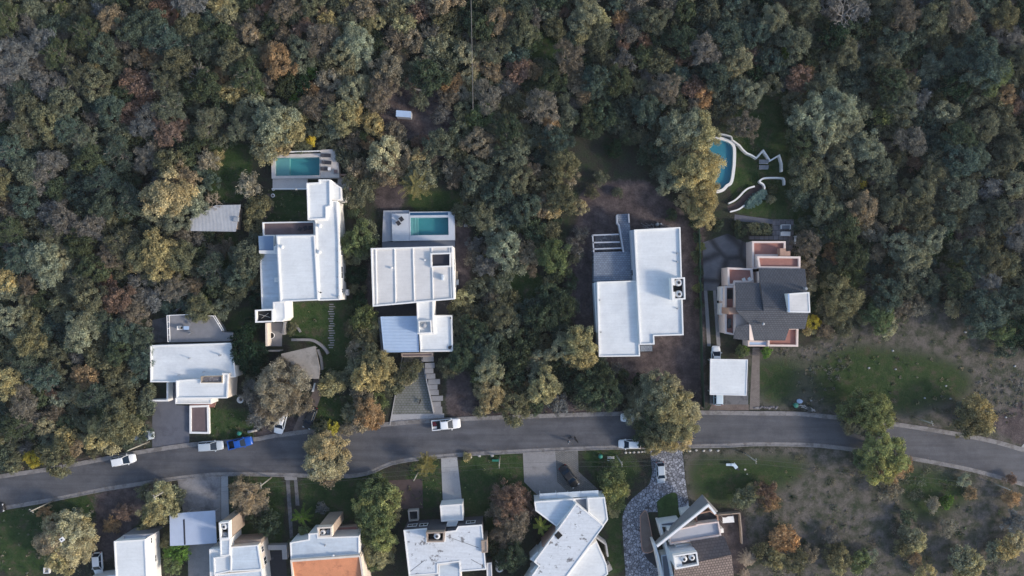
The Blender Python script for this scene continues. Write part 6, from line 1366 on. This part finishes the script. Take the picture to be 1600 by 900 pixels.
EXCL = [
    [(225, 480), (350, 480), (350, 345), (375, 310), (405, 440), (405, 690), (225, 760)], [(288, 315), (380, 315), (378, 366), (290, 366)], [(400, 230), (550, 230), (550, 360), (548, 480), (560, 600), (500, 700), (395, 700), (395, 345), (410, 340)],
    [(318, 225), (395, 215), (405, 300), (372, 320), (330, 300)], [(585, 120), (690, 125), (715, 190), (700, 210), (600, 200)], [(565, 280), (735, 290), (740, 475), (715, 490), (712, 560), (745, 660), (500, 700), (500, 620), (560, 480)],
    [(560, 375), (600, 375), (600, 560), (560, 560)], [(885, 215), (1000, 185), (1020, 250), (1100, 330), (1100, 640), (975, 640), (975, 580), (925, 560), (880, 470), (888, 390), (870, 340), (905, 330)],
    [(1085, 170), (1150, 180), (1185, 120), (1235, 150), (1245, 230), (1262, 420), (1275, 500), (1265, 660), (1090, 660)], [(1255, 540), (1350, 510), (1430, 495), (1480, 470), (1560, 530), (1680, 560), (1680, 960), (-60, 960), (-60, 745), (235, 690), (240, 640), (660, 655), (1100, 640)],
    [(795, 420), (850, 425), (845, 490), (800, 490)], [(1455, 380), (1495, 370), (1500, 425), (1460, 420)], [(690, 570), (745, 560), (750, 660), (690, 660)], [(1090, 620), (1270, 620), (1600, 690), (1600, 900), (0, 900), (0, 760), (500, 660)],
    [(820, 45), (885, 50), (875, 95), (825, 95)],
]
def excluded(x, y):
    X = np.array([[x]], float); Y = np.array([[y]], float)
    return any(pip(p, X, Y)[0, 0] for p in EXCL)
rng = np.random.RandomState(11)
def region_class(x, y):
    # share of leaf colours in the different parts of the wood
    if x > 1130: w_ = {'T': 26, 'G': 14, 'S': 28, 'O': 7, 'K': 8, 'P': 6, 'B': 7, 'M': 4}  # shade over the right-hand wood put into darker, bluer leaf colours
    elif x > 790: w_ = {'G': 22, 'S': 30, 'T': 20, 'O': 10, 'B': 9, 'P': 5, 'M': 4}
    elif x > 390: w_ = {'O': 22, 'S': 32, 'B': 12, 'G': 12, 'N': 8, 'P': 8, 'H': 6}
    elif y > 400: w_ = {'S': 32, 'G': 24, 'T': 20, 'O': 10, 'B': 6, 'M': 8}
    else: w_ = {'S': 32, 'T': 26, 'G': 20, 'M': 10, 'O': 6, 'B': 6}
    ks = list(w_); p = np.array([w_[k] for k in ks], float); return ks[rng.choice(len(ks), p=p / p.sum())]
placed = [(t_[0], t_[1], t_[2]) for t_ in TREES]
def far_enough(x, y, r, f):
    a = np.array(placed); d = np.hypot(a[:, 0] - x, a[:, 1] - y); return (d > f * (a[:, 2] + r)).all()
FILL = []
def fill(rmin, rmax, tries, f, lim=10 ** 9, box=(-45, 1645, -45, 760)):
    n = 0
    for _ in range(tries):
        x = rng.uniform(box[0], box[1]); y = rng.uniform(box[2], box[3]); r = rng.uniform(rmin, rmax)
        if not far_enough(x, y, r, f) or excluded(x, y): continue
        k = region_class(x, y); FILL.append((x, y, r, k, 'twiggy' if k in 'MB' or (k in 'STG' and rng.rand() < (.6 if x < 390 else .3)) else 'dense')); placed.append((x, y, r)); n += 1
        if n >= lim: break
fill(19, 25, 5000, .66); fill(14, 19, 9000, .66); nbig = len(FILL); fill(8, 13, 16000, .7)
allt = [(t_, 0) for t_ in TREES] + [(t_, 1) for t_ in FILL]
visible = [q for q in allt if -10 < q[0][0] < 1610 and -10 < q[0][1] < 910]
big = sorted(visible, key=lambda q: -q[0][2])
# past 300 of a kind: the largest 300 are things of their own, the rest one mass
keep = set(id(q) for q in big[:300])
indiv = [q[0] for q in visible if id(q) in keep]; rest = [q[0] for q in allt if id(q) not in keep]
print('trees', len(TREES), 'fill', len(FILL), 'indiv', len(indiv), 'rest', len(rest))
def colour(k, rr):
    c = CLS[k][0]; v = rr.uniform(.82, 1.18); h = rr.uniform(-.08, .08); return (c[0] * v * (1 + h), c[1] * v, c[2] * v * (1 - h), 1)
def DIRW(dx, dy):
    a = math.degrees(math.atan2(-dy, dx)) % 360
    return ['right of', 'above and right of', 'above', 'above and left of', 'left of', 'below and left of', 'below', 'below and right of'][int((a + 22.5) // 45) % 8]
def sizew(r): return 'small' if r < 15 else 'medium' if r < 21 else 'large' if r < 27 else 'very large'
rows = []
for (x, y, r, k, st) in indiv:
    best = sorted(LM, key=lambda l: math.hypot(l[0] - x, l[1] - y))[:3]
    rows.append([x, y, r, k, st, best])
def base_label(row, j):
    x, y, r, k, st, best = row; l = best[j]; return f'{sizew(r)} {CLS[k][1]} tree {DIRW(x - l[0], y - l[1])} {l[2]}', l
from collections import defaultdict
grp = defaultdict(list)
for i, row in enumerate(rows): grp[base_label(row, 0)[0]].append(i)
ORDW = ['nearest', 'second nearest', 'third nearest', 'fourth nearest', 'fifth nearest', 'sixth nearest', 'seventh nearest', 'eighth nearest', 'ninth nearest', 'tenth nearest']
labels = [None] * len(rows)
for lb, ids in grp.items():
    if len(ids) == 1: labels[ids[0]] = lb; continue
    l = base_label(rows[ids[0]], 0)[1]
    ids.sort(key=lambda i: math.hypot(rows[i][0] - l[0], rows[i][1] - l[1]))
    for n_, i in enumerate(ids): labels[i] = f'{ORDW[n_]} {lb}' if n_ < 10 else lb
assert all(len(l.split()) <= 16 for l in labels), [l for l in labels if len(l.split()) > 16][:5]
for i, (x, y, r, k, st, best) in enumerate(rows):
    R_ = r * S * (1.12 if r > 17 else 1.04); h0 = R_ * .75 + R_ * .4
    if x > 1000 and 590 < y < 700 and x < 1080: h0 += 1
    R_ *= (CH - h0) / CH
    (cm, tm, base, H_, _), s_ = proto(st, R_, i % 3 if r > 14 else i % 2); sc = R_ / s_
    c = W(x, y, h0)
    inwood = not excluded(x, y)
    t_ = thing('forest_tree' if inwood else 'garden_tree', labels[i], 'tree', (c.x, c.y, 0), 'trees of the surrounding wood' if inwood else 'trees in gardens and along the road')
    t_.rotation_euler = (0, 0, random.Random(i).uniform(0, 6.28)); t_.scale = (sc, sc, sc * random.Random(i + 7).uniform(.9, 1.15))
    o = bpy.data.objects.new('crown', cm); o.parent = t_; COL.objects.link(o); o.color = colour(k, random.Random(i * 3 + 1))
    o = bpy.data.objects.new('trunk', tm); o.parent = t_; COL.objects.link(o)
# the rest: one mass of undergrowth and small trees per leaf colour would still be one thing -> one object, colour in the tint attribute
Vs, Ts, Cs = [], [], []
for i, (x, y, r, k, st) in enumerate(rest):
    R_ = r * S; (cm, tm, base, H_, (V, Tn)), s_ = proto(st, min(R_, 2.0), i % 2); sc = R_ / s_; c = W(x, y, R_)
    a = i * 2.4; Rm = np.array([[math.cos(a), -math.sin(a), 0], [math.sin(a), math.cos(a), 0], [0, 0, 1]])
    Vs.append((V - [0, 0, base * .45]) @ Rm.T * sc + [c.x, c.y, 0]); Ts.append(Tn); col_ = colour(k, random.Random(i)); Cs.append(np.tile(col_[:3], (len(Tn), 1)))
# low brush of the scrub lots and forest floor
def brush(n, polys, cls, rlo, rhi, dens=26, seed=1, inforest=False):
    rg = np.random.RandomState(seed); cnt = 0
    while cnt < n:
        if inforest:
            x, y = rg.uniform(-30, 1630), rg.uniform(-30, 740)
            if excluded(x, y): continue
        else:
            P = polys[rg.randint(len(polys))]; xs_ = [p[0] for p in P]; ys_ = [p[1] for p in P]; x, y = rg.uniform(min(xs_), max(xs_)), rg.uniform(min(ys_), max(ys_))
            if not pip(P, np.array([[x]]), np.array([[y]]))[0, 0]: continue
        cnt += 1; rr = rg.uniform(rlo, rhi); k_ = int(dens * rr * rr * 4) + 6; c = W(x, y, rr * .4)
        d = rg.normal(size=(k_, 3)); d[:, 2] = abs(d[:, 2]) * .7; d /= np.linalg.norm(d, axis=1, keepdims=True)
        p = np.array([c.x, c.y, .05]) + d * rr * rg.uniform(.3, 1.1, (k_, 1)) * [1, 1, .7]
        nr = d + rg.normal(size=(k_, 3)) * .5; nr /= np.linalg.norm(nr, axis=1, keepdims=True)
        ln = rg.uniform(.15, .38, k_); Vb.append(leaf_quads(rg, p, nr, ln, ln * rg.uniform(.25, .6, k_)))
        k = cls[rg.randint(len(cls))]; Tb.append(np.stack([rg.uniform(.7, 1.3, k_), np.clip(rg.normal(.2, .2, k_), 0, 1), np.zeros(k_)], 1)); Cb.append(np.tile(colour(k, random.Random(cnt))[:3], (k_, 1)))
def mass_mat(name):
    m = M['foliage'].copy(); m.name = name; nt = m.node_tree; N = nt.nodes; L = nt.links
    oi = [n for n in N if n.bl_idname == 'ShaderNodeObjectInfo'][0]; a = N.new('ShaderNodeAttribute'); a.attribute_name = 'leafcol'
    for l in list(oi.outputs['Color'].links): L.new(a.outputs['Color'], l.to_socket)
    M[name] = m
mass_mat('mass_foliage')
def mass(name, Vs, Ts, Cs):
    me = quad_mesh(name, np.concatenate(Vs), np.concatenate(Ts), 'mass_foliage'); a = me.attributes.new('leafcol', 'FLOAT_VECTOR', 'POINT')
    a.data.foreach_set('vector', np.repeat(np.concatenate(Cs), 4, 0).astype(np.float32).ravel()); o = bpy.data.objects.new(name, me); COL.objects.link(o); o['kind'] = 'stuff'; return o
o = mass('small_trees', Vs, Ts, Cs); o['label'] = 'mass of smaller trees and treelets filling the wood between the big crowns'; o['category'] = 'small trees'
Vb, Tb, Cb = [], [], []
brush(3800, None, 'SGOSHGT', .4, 1.0, 30, 3, True)
o = mass('forest_undergrowth', Vb, Tb, Cb); o['label'] = 'dark undergrowth covering the floor of the wood'; o['category'] = 'undergrowth'
Vb, Tb, Cb = [], [], []
RS = [[(1262, 560), (1330, 520), (1420, 500), (1480, 480), (1560, 545), (1600, 560), (1600, 660), (1500, 676), (1400, 660), (1262, 640)], [(1180, 705), (1320, 705), (1410, 722), (1520, 740), (1620, 780), (1620, 920), (1180, 920)]]
brush(260, RS, 'SSNOBGH', .15, .5, 26, 5); brush(60, RS[1:], 'SOGSBK', .5, 1.3, 26, 6)
brush(150, [[(1262, 545), (1345, 520), (1320, 590), (1290, 640), (1262, 640)], [(1520, 600), (1600, 580), (1600, 650), (1540, 655)]], 'MBMS', .2, .5, 26, 8)
brush(160, [[(0, 735), (230, 690), (236, 700), (0, 742)], [(740, 620), (960, 612), (960, 645), (740, 650)], [(1190, 545), (1262, 545), (1258, 640), (1245, 640), (1240, 560)], [(0, 800), (150, 775), (180, 900), (0, 900)]], 'SONB', .15, .4, 24, 9)
brush(260, [LAWN[i] for i in (0, 1, 3, 4, 5, 7, 13, 14, 16, 17)], 'GHSO', .12, .35, 24, 12)
for pts_ in (off(ta, 1.1), off(ba, -1.1), off(ta, -.25), off(ba, .25)):   # fallen leaves along the kerbs
    rg = np.random.RandomState(len(Vb)); a_ = np.array(pts_); k_ = 1300; i_ = rg.randint(0, len(a_) - 1, k_); p = a_[i_] + (a_[i_ + 1] - a_[i_]) * rg.rand(k_, 1) + rg.normal(size=(k_, 2)) * .22
    p = p[(np.abs(p[:, 0]) < 105)]; k_ = len(p); P3 = np.concatenate([p, rg.uniform(.035, .06, (k_, 1))], 1); nr = rg.normal(size=(k_, 3)) * .25 + [0, 0, 1]; nr /= np.linalg.norm(nr, axis=1, keepdims=True)
    Vb.append(leaf_quads(rg, P3, nr, rg.uniform(.06, .16, k_), rg.uniform(.05, .12, k_))); Tb.append(np.stack([rg.uniform(.6, 1.3, k_), rg.uniform(0, .6, k_), np.zeros(k_)], 1)); Cb.append(np.tile([.15, .11, .07], (k_, 1)))
o = mass('scrub_tufts', Vb, Tb, Cb); o['label'] = 'low tufts of weeds and scrub over the clearings and lawns'; o['category'] = 'scrub'

# spiky tree, palms, pampas, agave
def strands(seed, n, L_, up, leaf, wl, droop=.6, m='foliage'):
    rg = np.random.RandomState(seed); C, Nn, Ln, Wd = [], [], [], []
    mb = MB()
    for i in range(n):
        a = 2 * math.pi * i / n + rg.uniform(-.2, .2); l = L_ * rg.uniform(.7, 1.05); z0 = up * rg.uniform(.6, 1.0); pr = None
        for j in range(14):
            t = j / 13; r = l * t; z = z0 + l * (.5 * t - droop * t * t); p = np.array([r * math.cos(a + .12 * t), r * math.sin(a + .12 * t), z])
            if pr is not None: mb.tube(pr, p, .05 * (1 - t) + .015, .05 * (1 - t) + .01, 4, False)
            pr = p
            for s_ in (-1, 1):
                for _ in range(leaf):
                    d = np.array([-math.sin(a), math.cos(a), 0]) * s_ + np.array([math.cos(a), math.sin(a), 0]) * rg.uniform(.2, .9); d[2] = rg.uniform(-.1, .4); d /= np.linalg.norm(d); w = wl * (1 - .5 * t) * rg.uniform(.7, 1.1)
                    q = p + d * w * .5; s2 = np.cross(d, [0, 0, 1]); s2 /= np.linalg.norm(s2) + 1e-9; b2 = s2 * .05
                    C.append(np.stack([q - d * w * .5 - b2, q - d * w * .5 + b2, q + d * w * .5 + b2 * .4, q + d * w * .5 - b2 * .4]))
    V = np.concatenate(C); T_ = np.stack([rg.uniform(.7, 1.35, len(C)), np.clip(rg.normal(.2, .2, len(C)), 0, 1), np.zeros(len(C))], 1)
    return quad_mesh('fronds', V, T_, m), mb
def frond_plant(px, py, h, n, L_, colr, name, label, cat, leaf=2, wl=.5, seed=1, droop=.6, trunk_r=.18, layers=1, squash=1.0):
    c = W(px, py, h); o = thing(name, label, cat, (c.x, c.y, 0))
    for k in range(layers):
        me, mb = strands(seed + k, n, L_ * (1 - .25 * k), h + .5 * k, leaf, wl, droop); f = bpy.data.objects.new('fronds' if layers == 1 else 'branch_whorl', me); COL.objects.link(f); f.parent = o; f.color = (*colr, 1)
    mt = MB().tube((c.x, c.y, 0), (c.x, c.y, h + .1), trunk_r, trunk_r * .7, 9); mt.build('trunk', 'bark', o, True)
frond_plant(650, 290, 4.5, 13, 3.3, (.24, .22, .09), 'spiky_tree', 'straw-yellow spiky tree with radiating branches above the green-blue pool', 'tree', 3, .55, 5, .25, .2, 3)
frond_plant(665, 727, 2.6, 16, 2.4, (.22, .20, .07), 'spiky_tree', 'yellowish spiky-leaved tree at the top of the straight driveway', 'tree', 3, .5, 9, .35, .16, 3)
frond_plant(845.5, 824, 4.0, 9, 1.9, (.20, .24, .05), 'palm_tree', 'small yellow-green palm left of the diagonal stained roof', 'palm', 3, .45, 14, .7, .15, 1)
frond_plant(470, 808, 3.0, 9, 2.2, (.10, .17, .03), 'palm_tree', 'green palm beside the two wheel tracks', 'palm', 3, .5, 22, .7, .14, 1)
frond_plant(1168, 872, .8, 18, 1.9, (.40, .34, .27), 'pampas_plant', 'pale dried feathery plant right of the brown tiled roof', 'plant', 2, .35, 31, .45, .1, 2)
frond_plant(1163, 897, .8, 14, 1.2, (.36, .30, .24), 'pampas_plant', 'smaller pale dried plant at the bottom edge right of the brown roof', 'plant', 2, .3, 33, .45, .1, 2)
for i, (x, y, r) in enumerate([(1172, 318, 7), (1179, 311, 8), (1187, 306, 8), (1192, 302, 6), (1168, 321, 5), (1183, 314, 6)]):
    frond_plant(x, y, .3, 13, r * S * 1.15, (.12, .20, .19), 'agave_plant', ['second', 'fourth', 'fifth', 'rightmost', 'leftmost', 'third'][i] + ' blue-green rosette from the left below the winding garden path', 'plant', 3, .4, 40 + i, .2, .08, 2)
    bpy.data.objects[-1]
for o in [q for q in COL.objects if q.name.startswith('agave_plant')]: o['group'] = 'blue-green rosettes below the garden path'
def bare(px, py, h, R_, label, seed, m='dead_wood'):
    rg = random.Random(seed); c = W(px, py, h * .7); o = thing('dead_tree', label, 'dead tree', (c.x, c.y, 0)); mb = MB()
    def br(p, d, l, r, dep):
        q = p + d * l; mb.tube(p, q, r, r * .6, 5, False)
        if dep == 0: return
        for _ in range(3):
            d2 = (d + Vector((rg.gauss(0, .7), rg.gauss(0, .7), rg.uniform(-.1, .4)))).normalized(); br(p.lerp(q, rg.uniform(.6, 1)), d2, l * rg.uniform(.55, .8), r * .6, dep - 1)
    br(Vector((c.x, c.y, 0)), Vector((0, 0, 1)), h * .4, .16, 0)
    for k in range(6):
        a = k * 1.05 + rg.uniform(-.3, .3); br(Vector((c.x, c.y, h * .4)), Vector((math.cos(a), math.sin(a), .6)).normalized(), R_ * .5, .1, 3)
    mb.build('branches', m, o)
bare(142, 229, 5, 1.7, 'whitish leafless dead tree in the dark wood at left', 2); bare(333, 313, 4, 2.0, 'pinkish leafless tree at the upper left corner of the corrugated shed', 3, 'pale_timber'); bare(1297, 842, 2.2, 1.2, 'pale leafless bush in the scrub below right', 4, 'pale_bark')
bare(128, 215, 5, 2.2, 'pale leafless branches above and left of the whitish dead tree', 6, 'pale_bark'); bare(305, 115, 6, 2.5, 'grey leafless tree between the two rust clusters at upper left', 8, 'pale_bark'); bare(14, 95, 7, 4, 'large grey leafless tree at the left edge near the top', 12, 'pale_bark'); bare(1325, 18, 7, 3.5, 'grey leafless tree at the top right wood edge', 13, 'pale_bark')

# ------------------------------------------------------------------ thin evening haze between the drone and the ground
hz = MB().prism([(-2400, -2400), (2400, -2400), (2400, 2400), (-2400, 2400)], -1.0, CH + 3, True)
hm = bpy.data.materials.new('haze'); hm.use_nodes = True; hn = hm.node_tree.nodes; hn.remove(hn['Principled BSDF'])
pv = hn.new('ShaderNodeVolumePrincipled'); pv.inputs['Color'].default_value = (.86, .91, 1, 1); pv.inputs['Density'].default_value = HAZE; pv.inputs['Anisotropy'].default_value = .2
hm.node_tree.links.new(pv.outputs[0], hn['Material Output'].inputs['Volume'])
M['haze'] = hm; ho = hz.build('haze', 'haze'); ho['kind'] = 'stuff'; ho['label'] = 'thin pale haze in the air over the whole hillside'; ho['category'] = 'haze'
